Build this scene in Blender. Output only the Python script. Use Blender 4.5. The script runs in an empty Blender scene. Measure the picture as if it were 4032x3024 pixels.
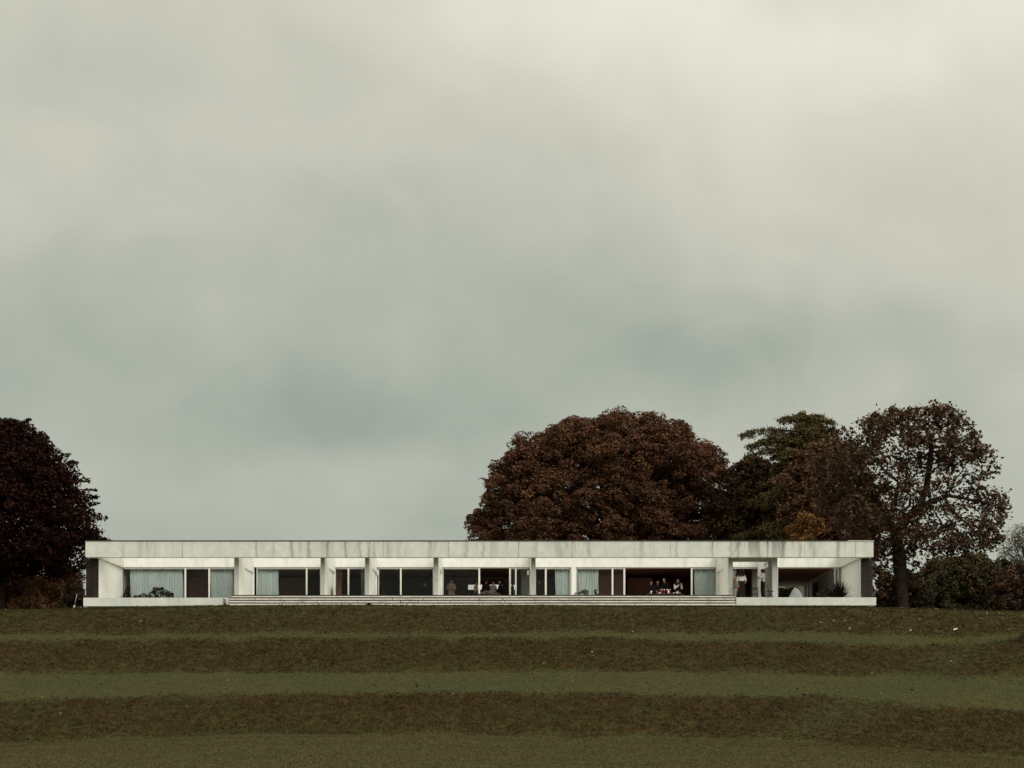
import bpy, bmesh, math, random
import numpy as np
from mathutils import Vector, Matrix, Quaternion

R = math.radians
scene = bpy.context.scene
col = scene.collection
rng = np.random.default_rng(7)
random.seed(7)

# ------------------------------------------------------------------ camera
F = 6400.0                     # focal length in photo pixels (4032 wide)
HX, HY = 2016.0, 2850.0        # eye level in the photo
cam_d = bpy.data.cameras.new('camera')
cam = bpy.data.objects.new('camera', cam_d)
col.objects.link(cam)
cam.location = (0, 0, 0)
cam.rotation_euler = (R(90), 0, 0)
cam_d.sensor_width = 36.0
cam_d.lens = F / 4032 * 36.0
cam_d.shift_y = (HY - 1512) / 4032
cam_d.clip_start = 0.5
cam_d.clip_end = 3000
scene.camera = cam

# ------------------------------------------------------------------ world: overcast sky
SUN_EL, SUN_AZ = 33.0, 32.0    # sun behind the viewer, to the right (azimuth from -Y to +X)
world = bpy.data.worlds.new('World')
scene.world = world
world.use_nodes = True
wt = world.node_tree
wt.nodes.clear()


class NT:
    """tiny helper for building node trees"""
    def __init__(self, tree):
        self.t = tree

    def n(self, typ, **kw):
        nd = self.t.nodes.new(typ)
        for k, v in kw.items():
            setattr(nd, k, v)
        return nd

    def link(self, a, b):
        self.t.links.new(a, b)

    def inp(self, sock, v):
        if hasattr(v, 'is_linked'):
            self.t.links.new(v, sock)
        else:
            if hasattr(sock, 'default_value') and isinstance(v, tuple) and len(v) == 3 and sock.type == 'RGBA':
                v = (*v, 1)
            sock.default_value = v

    def m(self, op, a, b=0.0, c=0.0, clamp=False):
        nd = self.n('ShaderNodeMath', operation=op, use_clamp=clamp)
        self.inp(nd.inputs[0], a)
        self.inp(nd.inputs[1], b)
        self.inp(nd.inputs[2], c)
        return nd.outputs[0]

    def vm(self, op, a, b=(0, 0, 0)):
        nd = self.n('ShaderNodeVectorMath', operation=op)
        self.inp(nd.inputs[0], a)
        self.inp(nd.inputs[1], b)
        return nd.outputs['Value'] if op in ('DOT_PRODUCT', 'LENGTH', 'DISTANCE') else nd.outputs[0]

    def mix(self, f, a, b, mode='MIX'):
        nd = self.n('ShaderNodeMix', data_type='RGBA', blend_type=mode)
        self.inp(nd.inputs[0], f)
        self.inp(nd.inputs[6], a)
        self.inp(nd.inputs[7], b)
        return nd.outputs[2]

    def noise(self, vec, scale, detail=4.0, rough=0.55, dist=0.0):
        nd = self.n('ShaderNodeTexNoise')
        self.inp(nd.inputs['Vector'], vec)
        nd.inputs['Scale'].default_value = scale
        nd.inputs['Detail'].default_value = detail
        nd.inputs['Roughness'].default_value = rough
        nd.inputs['Distortion'].default_value = dist
        return nd.outputs[0]

    def smooth(self, v, a, b, lo=0.0, hi=1.0):
        nd = self.n('ShaderNodeMapRange', interpolation_type='SMOOTHSTEP')
        self.inp(nd.inputs[0], v)
        nd.inputs[1].default_value = a
        nd.inputs[2].default_value = b
        nd.inputs[3].default_value = lo
        nd.inputs[4].default_value = hi
        return nd.outputs[0]


def sky_nodes():
    g = NT(wt)
    tc = g.n('ShaderNodeTexCoord')
    d = tc.outputs['Generated']
    sep = g.n('ShaderNodeSeparateXYZ')
    g.link(d, sep.inputs[0])
    dx, dy, dz = sep.outputs
    e = g.m('MAXIMUM', dz, 0.0)
    # overcast sky: unseen zenith raised far above the horizon to brighten the house
    base = g.m('ADD', 0.445, g.m('ADD', g.m('MULTIPLY', e, 0.30), g.m('MULTIPLY', g.m('POWER', e, 3.0), 1.6)))
    # brighter toward the side of the hidden sun
    base = g.m('MULTIPLY', base, g.smooth(dx, -0.42, 0.42, 0.93, 1.09))
    # cloud sheet: noise on a flat layer overhead
    den = g.m('ADD', e, 0.16)
    comb = g.n('ShaderNodeCombineXYZ')
    g.link(g.m('DIVIDE', dx, den), comb.inputs[0])
    g.link(g.m('DIVIDE', dy, den), comb.inputs[1])
    comb.inputs[2].default_value = 3.7
    p = comb.outputs[0]
    big = g.noise(p, 0.75, 4.0, 0.5, 0.5)
    fine = g.noise(p, 2.3, 5.0, 0.55, 0.4)
    billow = g.noise(g.vm('ADD', g.vm('MULTIPLY', d, (1.0, 1.0, 1.35)), (3.1, 0.4, 1.7)), 5.2, 5.0, 0.5, 0.7)
    wisp = g.noise(g.vm('MULTIPLY', d, (1.0, 1.0, 1.2)), 13.0, 5.0, 0.55, 0.9)
    c = g.m('ADD', g.m('MULTIPLY', g.m('SUBTRACT', big, 0.5), 0.22), g.m('MULTIPLY', g.m('SUBTRACT', fine, 0.5), 0.06))
    c = g.m('ADD', c, g.m('ADD', g.m('MULTIPLY', g.m('SUBTRACT', billow, 0.5), 0.34), g.m('MULTIPLY', g.m('SUBTRACT', wisp, 0.5), 0.19)))
    # the cloud masses of the photograph, as soft-edged banks in the layer
    warp = g.vm('SUBTRACT', g.n('ShaderNodeTexNoise').outputs['Color'], (0.5, 0.5, 0.5))
    wn = warp.node.inputs[0].links[0].from_node
    g.link(d, wn.inputs['Vector'])
    wn.inputs['Scale'].default_value = 7.0
    wn.inputs['Detail'].default_value = 3.0
    dw = g.vm('ADD', d, g.vm('MULTIPLY', warp, (0.10, 0.10, 0.10)))
    banks = [  # px, py, radius x, radius y (photo px), strength
        (1600, 1700, 850, 210, -0.19), (900, 1480, 700, 260, -0.04), (350, 950, 650, 420, 0.05), (330, 1800, 380, 220, 0.10),
        (1440, 1940, 380, 115, 0.13), (500, 1720, 480, 160, 0.05), (2650, 150, 800, 260, 0.27),
        (3000, 800, 620, 300, 0.08), (2050, 1180, 900, 320, -0.09), (3500, 1420, 700, 200, -0.13),
        (2700, 1480, 600, 160, -0.10), (500, 120, 900, 300, -0.07), (3800, 500, 500, 500, 0.04), (3900, 100, 550, 260, 0.10),
        (900, 2000, 700, 130, 0.03), (1700, 550, 500, 300, -0.06),
    ]
    for px, py, rx, ry, s in banks:
        v = Vector(((px - HX) / F, 1, (HY - py) / F)).normalized()
        off = g.vm('SUBTRACT', dw, tuple(v))
        off = g.vm('DIVIDE', off, (rx / F, 0.35, ry / F))
        r2 = g.vm('DOT_PRODUCT', off, off)
        c = g.m('ADD', c, g.m('MULTIPLY', g.m('POWER', 2.718, g.m('MULTIPLY', r2, -1.0)), s))
    bright = g.m('MULTIPLY', base, g.m('ADD', 1.0, c))
    tone = g.smooth(bright, 0.30, 0.70)
    tint = g.mix(tone, (0.865, 1.0, 0.835), (1.014, 1.0, 0.838))
    cloud = g.mix(1.0, tint, bright, 'MULTIPLY')
    # a little of the clear-sky light that filters through the cloud
    sky = g.n('ShaderNodeTexSky', sky_type='NISHITA', sun_disc=False)
    sky.sun_elevation = R(SUN_EL)
    sky.sun_rotation = R(180 - SUN_AZ)
    bg1 = g.n('ShaderNodeBackground')
    g.link(cloud, bg1.inputs[0])
    bg1.inputs[1].default_value = 0.97
    bg2 = g.n('ShaderNodeBackground')
    g.link(sky.outputs[0], bg2.inputs[0])
    bg2.inputs[1].default_value = 0.05
    mx = g.n('ShaderNodeMixShader')
    mx.inputs[0].default_value = 0.07
    g.link(bg1.outputs[0], mx.inputs[1])
    g.link(bg2.outputs[0], mx.inputs[2])
    out = g.n('ShaderNodeOutputWorld')
    g.link(mx.outputs[0], out.inputs[0])


sky_nodes()

sun_d = bpy.data.lights.new('sun', 'SUN')
sun = bpy.data.objects.new('sun', sun_d)
col.objects.link(sun)
sun_d.energy = 1.5
sun_d.angle = R(40)
sun_d.color = (1.0, 0.965, 0.90)
to_sun = Vector((math.sin(R(SUN_AZ)) * math.cos(R(SUN_EL)), -math.cos(R(SUN_AZ)) * math.cos(R(SUN_EL)), math.sin(R(SUN_EL))))
sun.rotation_euler = to_sun.to_track_quat('Z', 'Y').to_euler()
sun.location = (30, -20, 60)

scene.view_settings.view_transform = 'Standard'
scene.view_settings.look = 'None'
scene.view_settings.exposure = 0.0
scene.view_settings.gamma = 1.0
scene.view_settings.use_curve_mapping = False
scene.render.engine = 'CYCLES'
scene.cycles.max_bounces = 8
scene.cycles.transparent_max_bounces = 16
scene.cycles.use_denoising = True
scene.cycles.caustics_reflective = False
scene.cycles.caustics_refractive = False


def at(px, py, Y):
    """a point of the place at distance Y along the view axis"""
    return Vector(((px - HX) * Y / F, Y, (HY - py) * Y / F))


def wx(px, Y):
    return (px - HX) * Y / F


def wz(py, Y):
    return (HY - py) * Y / F


# ------------------------------------------------------------------ materials
def mat(name, color=(0.5, 0.5, 0.5), rough=0.7, spec=0.3, var=0.0, vscale=4.0, attr=None, bump=0.0, bscale=20.0, metal=0.0):
    m = bpy.data.materials.new(name)
    m.use_nodes = True
    g = NT(m.node_tree)
    b = m.node_tree.nodes['Principled BSDF']
    b.inputs['Roughness'].default_value = rough
    b.inputs['Specular IOR Level'].default_value = spec
    b.inputs['Metallic'].default_value = metal
    geo = g.n('ShaderNodeNewGeometry')
    pos = geo.outputs['Position']
    if attr:
        a = g.n('ShaderNodeAttribute', attribute_name=attr)
        c = a.outputs['Color']
    else:
        c = None
    if var > 0:
        nz = g.noise(pos, vscale, 4.0)
        f = g.smooth(nz, 0.25, 0.75, 1 - var, 1 + var)
        src = c if c else (*color, 1)
        c = g.mix(1.0, src, f, 'MULTIPLY')
    g.inp(b.inputs['Base Color'], c if c else (*color, 1))
    if bump > 0:
        bn = g.n('ShaderNodeBump')
        bn.inputs['Strength'].default_value = bump
        bn.inputs['Distance'].default_value = 0.02
        g.link(g.noise(pos, bscale, 4.0), bn.inputs['Height'])
        g.link(bn.outputs[0], b.inputs['Normal'])
    return m


def stretched(g, sx, sy, sz):
    geo = g.n('ShaderNodeNewGeometry')
    return geo, g.vm('MULTIPLY', geo.outputs['Position'], (sx, sy, sz))


def mat_concrete(name, color, dirt, heavy=None, ztop=None, zspan=1.0, amount=0.5, green=0.0, joints=None):
    """painted concrete with rain streaks running down from its top edge; heavy = list of (x, half width, weight)"""
    m = bpy.data.materials.new(name)
    m.use_nodes = True
    g = NT(m.node_tree)
    b = m.node_tree.nodes['Principled BSDF']
    b.inputs['Roughness'].default_value = 0.8
    b.inputs['Specular IOR Level'].default_value = 0.2
    geo, p = stretched(g, 2.3, 2.3, 0.22)
    pos = geo.outputs['Position']
    sep = g.n('ShaderNodeSeparateXYZ')
    g.link(pos, sep.inputs[0])
    streak = g.noise(p, 1.0, 6.0, 0.62, 0.25)
    p2 = g.vm('MULTIPLY', pos, (0.9, 0.9, 0.12))
    wide = g.noise(p2, 1.0, 3.0, 0.5)
    blot = g.noise(pos, 2.2, 5.0, 0.6)
    w = 0.35
    if heavy:
        w = g.m('ADD', 0.22, 0.0)
        for x0, hw, k in heavy:
            q = g.m('DIVIDE', g.m('SUBTRACT', sep.outputs[0], x0), hw)
            w = g.m('ADD', w, g.m('MULTIPLY', g.m('POWER', 2.718, g.m('MULTIPLY', g.m('MULTIPLY', q, q), -1.0)), k))
    if ztop is not None:
        up = g.smooth(sep.outputs[2], ztop - zspan, ztop, 0.45, 1.0)
        w = g.m('MULTIPLY', w, up)
    mask = g.smooth(g.m('ADD', g.m('ADD', streak, g.m('MULTIPLY', g.m('SUBTRACT', blot, 0.5), 0.35)), g.m('ADD', g.m('MULTIPLY', g.m('SUBTRACT', wide, 0.5), 0.5), g.m('MULTIPLY', w, 0.10))), 0.55, 0.74)
    f = g.m('MULTIPLY', g.m('MULTIPLY', mask, w), amount, clamp=True)
    if joints:      # darker runs that start at the panel joints
        fray = g.noise(g.vm('MULTIPLY', pos, (7.0, 7.0, 1.1)), 1.0, 4.0, 0.6)
        xs = g.m('ADD', sep.outputs[0], g.m('MULTIPLY', g.m('SUBTRACT', g.noise(g.vm('MULTIPLY', pos, (0.4, 0.4, 2.6)), 1.0, 3.0), 0.5), 0.30))
        jr = 0.0
        for x0, hw, k in joints:
            q = g.m('DIVIDE', g.m('SUBTRACT', xs, x0), hw)
            jr = g.m('ADD', jr, g.m('MULTIPLY', g.m('POWER', 2.718, g.m('MULTIPLY', g.m('MULTIPLY', q, q), -1.0)), k))
        f = g.m('ADD', f, g.m('MULTIPLY', jr, g.smooth(fray, 0.30, 0.62, 0.15, 1.0)), clamp=True)
    tone = g.mix(g.smooth(blot, 0.3, 0.7), tuple(c * 0.90 for c in color), tuple(min(0.9, c * 1.06) for c in color))
    if green > 0:
        tone = g.mix(g.m('MULTIPLY', g.smooth(wide, 0.42, 0.62), green), tone, (color[0] * 0.72, color[1] * 0.82, color[2] * 0.80))
    c = g.mix(f, tone, dirt)
    g.link(c, b.inputs['Base Color'])
    bn = g.n('ShaderNodeBump')
    bn.inputs['Strength'].default_value = 0.25
    bn.inputs['Distance'].default_value = 0.01
    g.link(g.noise(pos, 14.0, 5.0), bn.inputs['Height'])
    g.link(bn.outputs[0], b.inputs['Normal'])
    return m


M = {}
HEAVY = [(wx(3060, 96.2), 3.4, 0.8), (wx(2900, 96.2), 2.0, 0.3), (wx(1420, 96.2), 3.2, 0.35), (wx(1170, 96.2), 2.2, 0.1),
         (wx(1780, 96.2), 3.5, 0.5), (wx(2240, 96.2), 2.2, 0.5), (wx(560, 96.2), 2.6, 0.35)]
JOINTS = [(wx(p, 96.25), h, k) for p, h, k in (
    (482, 0.09, 0.35), (548, 0.07, 0.35), (719, 0.05, 0.30), (1009, 0.06, 0.40), (1077, 0.07, 0.25), (1148, 0.13, 0.50), (1212, 0.15, 0.45), (1288, 0.08, 0.60), (1359, 0.10, 0.55),
    (1416, 0.12, 0.45), (1452, 0.12, 0.50), (1474, 0.09, 0.40), (1530, 0.16, 0.25), (1570, 0.14, 0.22), (1690, 0.10, 0.50), (1766, 0.05, 0.35), (1834, 0.12, 0.38), (1902, 0.10, 0.35), (2041, 0.04, 0.50),
    (2112, 0.13, 0.30), (2206, 0.20, 0.33), (2252, 0.13, 0.40), (2320, 0.09, 0.2), (2525, 0.14, 0.36), (2663, 0.08, 0.40), (2806, 0.06, 0.4), (2878, 0.12, 0.45), (2905, 0.10, 0.45), (2990, 0.14, 0.40),
    (3025, 0.10, 0.40), (3085, 0.16, 0.42), (3150, 0.10, 0.40), (3205, 0.15, 0.35), (3298, 0.12, 0.50), (3368, 0.03, 0.40))]
M['fascia'] = mat_concrete('weathered_concrete', (0.76, 0.755, 0.69), (0.085, 0.09, 0.07), HEAVY, 10.82, 1.2, 0.50, 0.18, JOINTS)
M['plinth'] = mat_concrete('terrace_concrete', (0.75, 0.745, 0.69), (0.14, 0.14, 0.11), None, 7.45, 0.5, 0.45, 0.4)
M['white_wall'] = mat_concrete('white_render', (0.88, 0.865, 0.82), (0.20, 0.20, 0.16), None, 10.8, 1.6, 0.55, 0.0)
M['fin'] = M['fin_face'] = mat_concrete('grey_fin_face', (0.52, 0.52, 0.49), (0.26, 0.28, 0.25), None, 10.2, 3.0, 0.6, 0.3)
M['fin'] = mat_concrete('fin_render', (0.88, 0.87, 0.825), (0.40, 0.41, 0.36), None, 10.2, 3.0, 0.5, 0.0)
M['step'] = mat_concrete('step_stone', (0.80, 0.75, 0.66), (0.06, 0.05, 0.04), None, None, 1.0, 0.7, 0.0)
M['step_core'] = mat('dark_step_core', (0.018, 0.014, 0.010), 0.95, 0.05, 0.4, 6)  # near-black core behind the step blocks, also used for the foundation
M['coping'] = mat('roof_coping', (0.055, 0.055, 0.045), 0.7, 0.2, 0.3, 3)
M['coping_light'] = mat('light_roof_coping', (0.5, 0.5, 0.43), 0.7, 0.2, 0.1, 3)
M['tile'] = mat('dark_slate_tile', (0.024, 0.013, 0.010), 0.55, 0.25, 0.35, 2.5)
M['tile_joint'] = mat('tile_mortar', (0.016, 0.010, 0.008), 0.9, 0.1)
M['frame'] = mat('grey_white_frame', (0.50, 0.49, 0.46), 0.45, 0.4, 0.06, 3)
M['mullion'] = mat('white_mullion', (0.80, 0.76, 0.70), 0.45, 0.4, 0.05, 3)
M['interior'] = mat('brown_room_wall', (0.40, 0.20, 0.15), 0.8, 0.1, 0.12, 0.8)
M['interior_dark'] = mat('dark_wood_panel', (0.13, 0.052, 0.038), 0.7, 0.12, 0.2, 2)
M['interior_floor'] = mat('dark_room_floor', (0.16, 0.09, 0.065), 0.5, 0.3, 0.2, 2)
M['interior_grey'] = mat('grey_room_wall', (0.26, 0.26, 0.25), 0.8, 0.2, 0.06, 1)
M['terrace_floor'] = mat('pale_terrace_floor', (0.58, 0.56, 0.48), 0.75, 0.25, 0.12, 1.5)
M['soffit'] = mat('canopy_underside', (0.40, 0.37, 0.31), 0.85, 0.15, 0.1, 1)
M['shaded_return'] = mat_concrete('shade_grey_fin_return', (0.33, 0.32, 0.29), (0.2, 0.2, 0.18), None, 10.2, 3.0, 0.5, 0.0)  # darker grey has the entrance shade painted into the fin's colour
M['roof'] = mat('roof_gravel', (0.22, 0.21, 0.18), 0.95, 0.1, 0.25, 5)
M['curtain'] = mat('pale_sheer_curtain', (0.76, 0.85, 0.86), 0.8, 0.15, 0.06, 3)
M['curtain_grey'] = mat('grey_curtain', (0.24, 0.24, 0.25), 0.85, 0.1, 0.06, 3)


def mat_glass():
    m = bpy.data.materials.new('tinted_window_glass')
    m.use_nodes = True
    t = m.node_tree
    t.nodes.clear()
    g = NT(t)
    tr = g.n('ShaderNodeBsdfTransparent')
    tr.inputs[0].default_value = (0.90, 0.91, 0.90, 1)
    gl = g.n('ShaderNodeBsdfGlossy')
    gl.inputs[0].default_value = (1, 1, 1, 1)
    gl.inputs['Roughness'].default_value = 0.02
    fr = g.n('ShaderNodeFresnel')
    fr.inputs[0].default_value = 1.27
    mx = g.n('ShaderNodeMixShader')
    g.link(fr.outputs[0], mx.inputs[0])
    g.link(tr.outputs[0], mx.inputs[1])
    g.link(gl.outputs[0], mx.inputs[2])
    o = g.n('ShaderNodeOutputMaterial')
    g.link(mx.outputs[0], o.inputs[0])
    return m


M['glass'] = mat_glass()


# ------------------------------------------------------------------ mesh helpers
def link(o, parent=None):
    col.objects.link(o)
    if parent is not None:
        o.parent = parent
    return o


def tag(o, label=None, cat=None, group=None, kind=None):
    for k, v in (('label', label), ('category', cat), ('group', group), ('kind', kind)):
        if v:
            o[k] = v
    return o


def empty(name, loc, label=None, cat=None, group=None, rz=0.0):
    o = bpy.data.objects.new(name, None)
    o.empty_display_size = 0.3
    col.objects.link(o)
    o.location = loc
    o.rotation_euler.z = rz
    return tag(o, label, cat, group)


class MB:
    """collects boxes, tubes and lathes in world coordinates; build() links them as one mesh object"""
    def __init__(self):
        self.v, self.f, self.sm = [], [], []

    def box(self, x0, x1, y0, y1, z0, z1):
        n = len(self.v)
        if x0 > x1: x0, x1 = x1, x0
        if y0 > y1: y0, y1 = y1, y0
        if z0 > z1: z0, z1 = z1, z0
        self.v += [(x0, y0, z0), (x1, y0, z0), (x1, y1, z0), (x0, y1, z0), (x0, y0, z1), (x1, y0, z1), (x1, y1, z1), (x0, y1, z1)]
        self.f += [(n, n + 3, n + 2, n + 1), (n + 4, n + 5, n + 6, n + 7), (n, n + 1, n + 5, n + 4), (n + 1, n + 2, n + 6, n + 5),
                   (n + 2, n + 3, n + 7, n + 6), (n + 3, n, n + 4, n + 7)]
        self.sm += [False] * 6
        return self

    def obox(self, c, half, rz=0.0, rx=0.0, ry=0.0):
        mt = Matrix.Translation(c) @ Matrix.Rotation(rz, 4, 'Z') @ Matrix.Rotation(ry, 4, 'Y') @ Matrix.Rotation(rx, 4, 'X')
        n = len(self.v)
        for sz in (-1, 1):
            for sx, sy in ((-1, -1), (1, -1), (1, 1), (-1, 1)):
                self.v.append(tuple(mt @ Vector((sx * half[0], sy * half[1], sz * half[2]))))
        self.f += [(n, n + 3, n + 2, n + 1), (n + 4, n + 5, n + 6, n + 7), (n, n + 1, n + 5, n + 4), (n + 1, n + 2, n + 6, n + 5),
                   (n + 2, n + 3, n + 7, n + 6), (n + 3, n, n + 4, n + 7)]
        self.sm += [False] * 6
        return self

    def tube(self, pts, rad, seg=8, caps=True):
        pts = [Vector(p) for p in pts]
        if not hasattr(rad, '__len__'):
            rad = [rad] * len(pts)
        n0 = len(self.v)
        up = Vector((0.13, 0.21, 0.97))
        for i, p in enumerate(pts):
            t = (pts[min(i + 1, len(pts) - 1)] - pts[max(i - 1, 0)]).normalized()
            if abs(t.dot(up)) > 0.95:
                up = Vector((1, 0.1, 0))
            a = t.cross(up).normalized()
            b = t.cross(a)
            for k in range(seg):
                w = 2 * math.pi * k / seg
                self.v.append(tuple(p + (a * math.cos(w) + b * math.sin(w)) * rad[i]))
        for i in range(len(pts) - 1):
            for k in range(seg):
                q = (k + 1) % seg
                self.f.append((n0 + i * seg + k, n0 + i * seg + q, n0 + (i + 1) * seg + q, n0 + (i + 1) * seg + k))
                self.sm.append(True)
        if caps:
            self.f.append(tuple(n0 + k for k in reversed(range(seg))))
            self.f.append(tuple(n0 + (len(pts) - 1) * seg + k for k in range(seg)))
            self.sm += [False, False]
        return self

    def lathe(self, c, prof, seg=14, sx=1.0, sy=1.0):
        """prof: list of (radius, height)"""
        n0 = len(self.v)
        for r, h in prof:
            for k in range(seg):
                w = 2 * math.pi * k / seg
                self.v.append((c[0] + r * sx * math.cos(w), c[1] + r * sy * math.sin(w), c[2] + h))
        for i in range(len(prof) - 1):
            for k in range(seg):
                q = (k + 1) % seg
                self.f.append((n0 + i * seg + k, n0 + i * seg + q, n0 + (i + 1) * seg + q, n0 + (i + 1) * seg + k))
                self.sm.append(True)
        self.f.append(tuple(n0 + k for k in reversed(range(seg))))
        self.f.append(tuple(n0 + (len(prof) - 1) * seg + k for k in range(seg)))
        self.sm += [False, False]
        return self

    def ball(self, c, rx, ry=None, rz=None, seg=12, rings=8, jitter=0.0):
        ry = ry or rx
        rz = rz or rx
        n0 = len(self.v)
        for i in range(1, rings):
            th = math.pi * i / rings
            for k in range(seg):
                w = 2 * math.pi * k / seg
                j = 1 + random.uniform(-jitter, jitter)
                self.v.append((c[0] + rx * j * math.sin(th) * math.cos(w), c[1] + ry * j * math.sin(th) * math.sin(w), c[2] - rz * j * math.cos(th)))
        self.v.append((c[0], c[1], c[2] - rz))
        self.v.append((c[0], c[1], c[2] + rz))
        lo, hi = len(self.v) - 2, len(self.v) - 1
        for i in range(rings - 2):
            for k in range(seg):
                q = (k + 1) % seg
                self.f.append((n0 + i * seg + k, n0 + i * seg + q, n0 + (i + 1) * seg + q, n0 + (i + 1) * seg + k))
                self.sm.append(True)
        for k in range(seg):
            q = (k + 1) % seg
            self.f.append((lo, n0 + q, n0 + k))
            self.f.append((hi, n0 + (rings - 2) * seg + k, n0 + (rings - 2) * seg + q))
            self.sm += [True, True]
        return self

    def poly(self, pts, smooth=False):
        n = len(self.v)
        self.v += [tuple(p) for p in pts]
        self.f.append(tuple(range(n, n + len(pts))))
        self.sm.append(smooth)
        return self

    def build(self, name, material, parent=None, origin=None):
        me = bpy.data.meshes.new(name)
        v = self.v
        base = Vector((0, 0, 0))
        if parent is not None:
            q = parent
            while q is not None:
                base += Vector(q.location)
                q = q.parent
        if origin is not None:
            base = Vector(origin)
        v = [(a[0] - base[0], a[1] - base[1], a[2] - base[2]) for a in v]
        me.from_pydata(v, [], self.f)
        me.polygons.foreach_set('use_smooth', self.sm)
        me.materials.append(material)
        me.update()
        o = bpy.data.objects.new(name, me)
        if origin is not None:
            o.location = base
        return link(o, parent)


def np_mesh(name, verts, faces_flat, nper, material, parent=None, colors=None, smooth=False, origin=(0, 0, 0)):
    """big mesh from numpy arrays; faces all with nper corners; colors per vertex (n,3)"""
    me = bpy.data.meshes.new(name)
    verts = np.asarray(verts, dtype=np.float32) - np.asarray(origin, dtype=np.float32)
    faces_flat = np.asarray(faces_flat, dtype=np.int32).ravel()
    nf = len(faces_flat) // nper
    me.vertices.add(len(verts))
    me.vertices.foreach_set('co', verts.ravel())
    me.loops.add(len(faces_flat))
    me.loops.foreach_set('vertex_index', faces_flat)
    me.polygons.add(nf)
    me.polygons.foreach_set('loop_start', np.arange(0, nf * nper, nper, dtype=np.int32))
    me.polygons.foreach_set('loop_total', np.full(nf, nper, dtype=np.int32))
    me.polygons.foreach_set('use_smooth', np.full(nf, smooth, dtype=bool))
    if colors is not None:
        at_ = me.attributes.new('Col', 'FLOAT_COLOR', 'POINT')
        c4 = np.ones((len(verts), 4), dtype=np.float32)
        c4[:, :3] = colors
        at_.data.foreach_set('color', c4.ravel())
    me.materials.append(material)
    me.update(calc_edges=True)
    me.validate()
    o = bpy.data.objects.new(name, me)
    return link(o, parent)
# ------------------------------------------------------------------ ground: terraced grass hillside, one sheet
COLX = [-600, 0, 400, 1000, 1500, 2000, 2600, 3000, 3250, 3550, 3800, 4032, 4600]
#      toe and crest of the three banks: photo heights along the slope and their distances
T1y = [2950, 2938, 2912, 2892, 2891, 2900, 2906, 2910, 2930, 2955, 2972, 2990, 3010]
T1d = [70.5, 70.5, 71, 71, 71, 71, 71, 70, 68.5, 68, 69, 69, 69]
C1y = [2775, 2765, 2755, 2738, 2728, 2726, 2736, 2752, 2742, 2772, 2790, 2812, 2840]
C1d = [74.2, 74.2, 74.2, 74.2, 74.2, 74.2, 74.2, 74.4, 76.6, 74.5, 73.8, 73.5, 73.2]
T2y = [2656, 2654, 2651, 2647, 2646, 2646, 2640, 2652, 2658, 2661, 2676, 2672, 2672]
T2d = [81.5, 81.5, 81.5, 81.5, 81.5, 81.5, 81.5, 81.5, 81.3, 81, 79.5, 80.5, 81]
C2y = [2526, 2524, 2521, 2514, 2511, 2511, 2515, 2526, 2532, 2539, 2548, 2544, 2540]
C2d = [84.8, 84.8, 84.8, 84.8, 84.8, 84.8, 84.8, 84.8, 84.9, 85.2, 86.5, 85.2, 84.8]
T3y = [2502, 2500, 2500, 2498, 2495, 2494, 2495, 2497, 2499, 2502, 2504, 2505, 2508]
T3d = [88] * 13
C3y = [2420, 2411, 2399, 2389, 2386, 2386, 2390, 2393, 2394, 2398, 2404, 2412, 2424]
C3d = [92.0] * 13
B0y = [2412, 2403, 2394, 2385.5, 2384, 2384, 2387, 2389, 2389, 2396, 2404, 2411, 2420]
B0d = [96.0] * 13

GX = np.concatenate([[-420, -260, -160, -100, -70], np.arange(-52, 52.01, 0.32), [70, 100, 160, 260, 420]])
GY = np.concatenate([[-90, -40, -10, 5, 18, 28, 36], np.arange(41, 98.01, 0.22), [99.5, 103, 110, 125, 150, 200, 300, 480, 700]])


def smooth_noise(x, y, scale, seed, octaves=3):
    """value noise on a lattice, numpy"""
    out = np.zeros(np.broadcast(x, y).shape)
    amp, tot = 1.0, 0.0
    r = np.random.default_rng(seed)
    for o in range(octaves):
        g = r.random((257, 257))
        u, v = x / scale, y / scale
        iu, iv = np.floor(u).astype(int), np.floor(v).astype(int)
        fu, fv = u - iu, v - iv
        fu = fu * fu * (3 - 2 * fu)
        fv = fv * fv * (3 - 2 * fv)
        a, b = g[iu % 256, iv % 256], g[(iu + 1) % 256, iv % 256]
        c, d = g[iu % 256, (iv + 1) % 256], g[(iu + 1) % 256, (iv + 1) % 256]
        out += amp * ((a * (1 - fu) + b * fu) * (1 - fv) + (c * (1 - fu) + d * fu) * fv - 0.5)
        tot += amp
        amp *= 0.5
        scale *= 0.5
    return out / tot


def ground_profile(X):
    """break lines (distance, height) at world X"""
    pts = [(-200.0, -2.6), (0.0, -1.75), (30.0, -1.5), (45.0, (HY - 3024) * 45 / F)]
    for ys, ds in ((T1y, T1d), (C1y, C1d), (T2y, T2d), (C2y, C2d), (T3y, T3d), (C3y, C3d), (B0y, B0d)):
        xs = [(c - HX) * d / F for c, d in zip(COLX, ds)]
        d = np.interp(X, xs, ds)
        y = np.interp(X, xs, ys)
        pts.append((d, (HY - y) * d / F))
    pts[3] = (45.0, min(pts[3][1], pts[4][1] - 0.45))
    zb = pts[-1][1]
    pts += [(104.0, zb + 0.02), (160.0, zb + 0.3), (800.0, zb + 1.0)]
    return pts


# grassed-over ramps that climb the two lower banks: (share of the bank's height, photo x)
RAMPS = {2950: [[(-0.3, 2960), (0.0, 3060), (0.5, 3240), (1.0, 3420), (1.3, 3500)]], 2656: [[(-0.3, 3560), (0.0, 3640), (0.5, 3740), (1.0, 3830), (1.3, 3880)]]}


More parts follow.
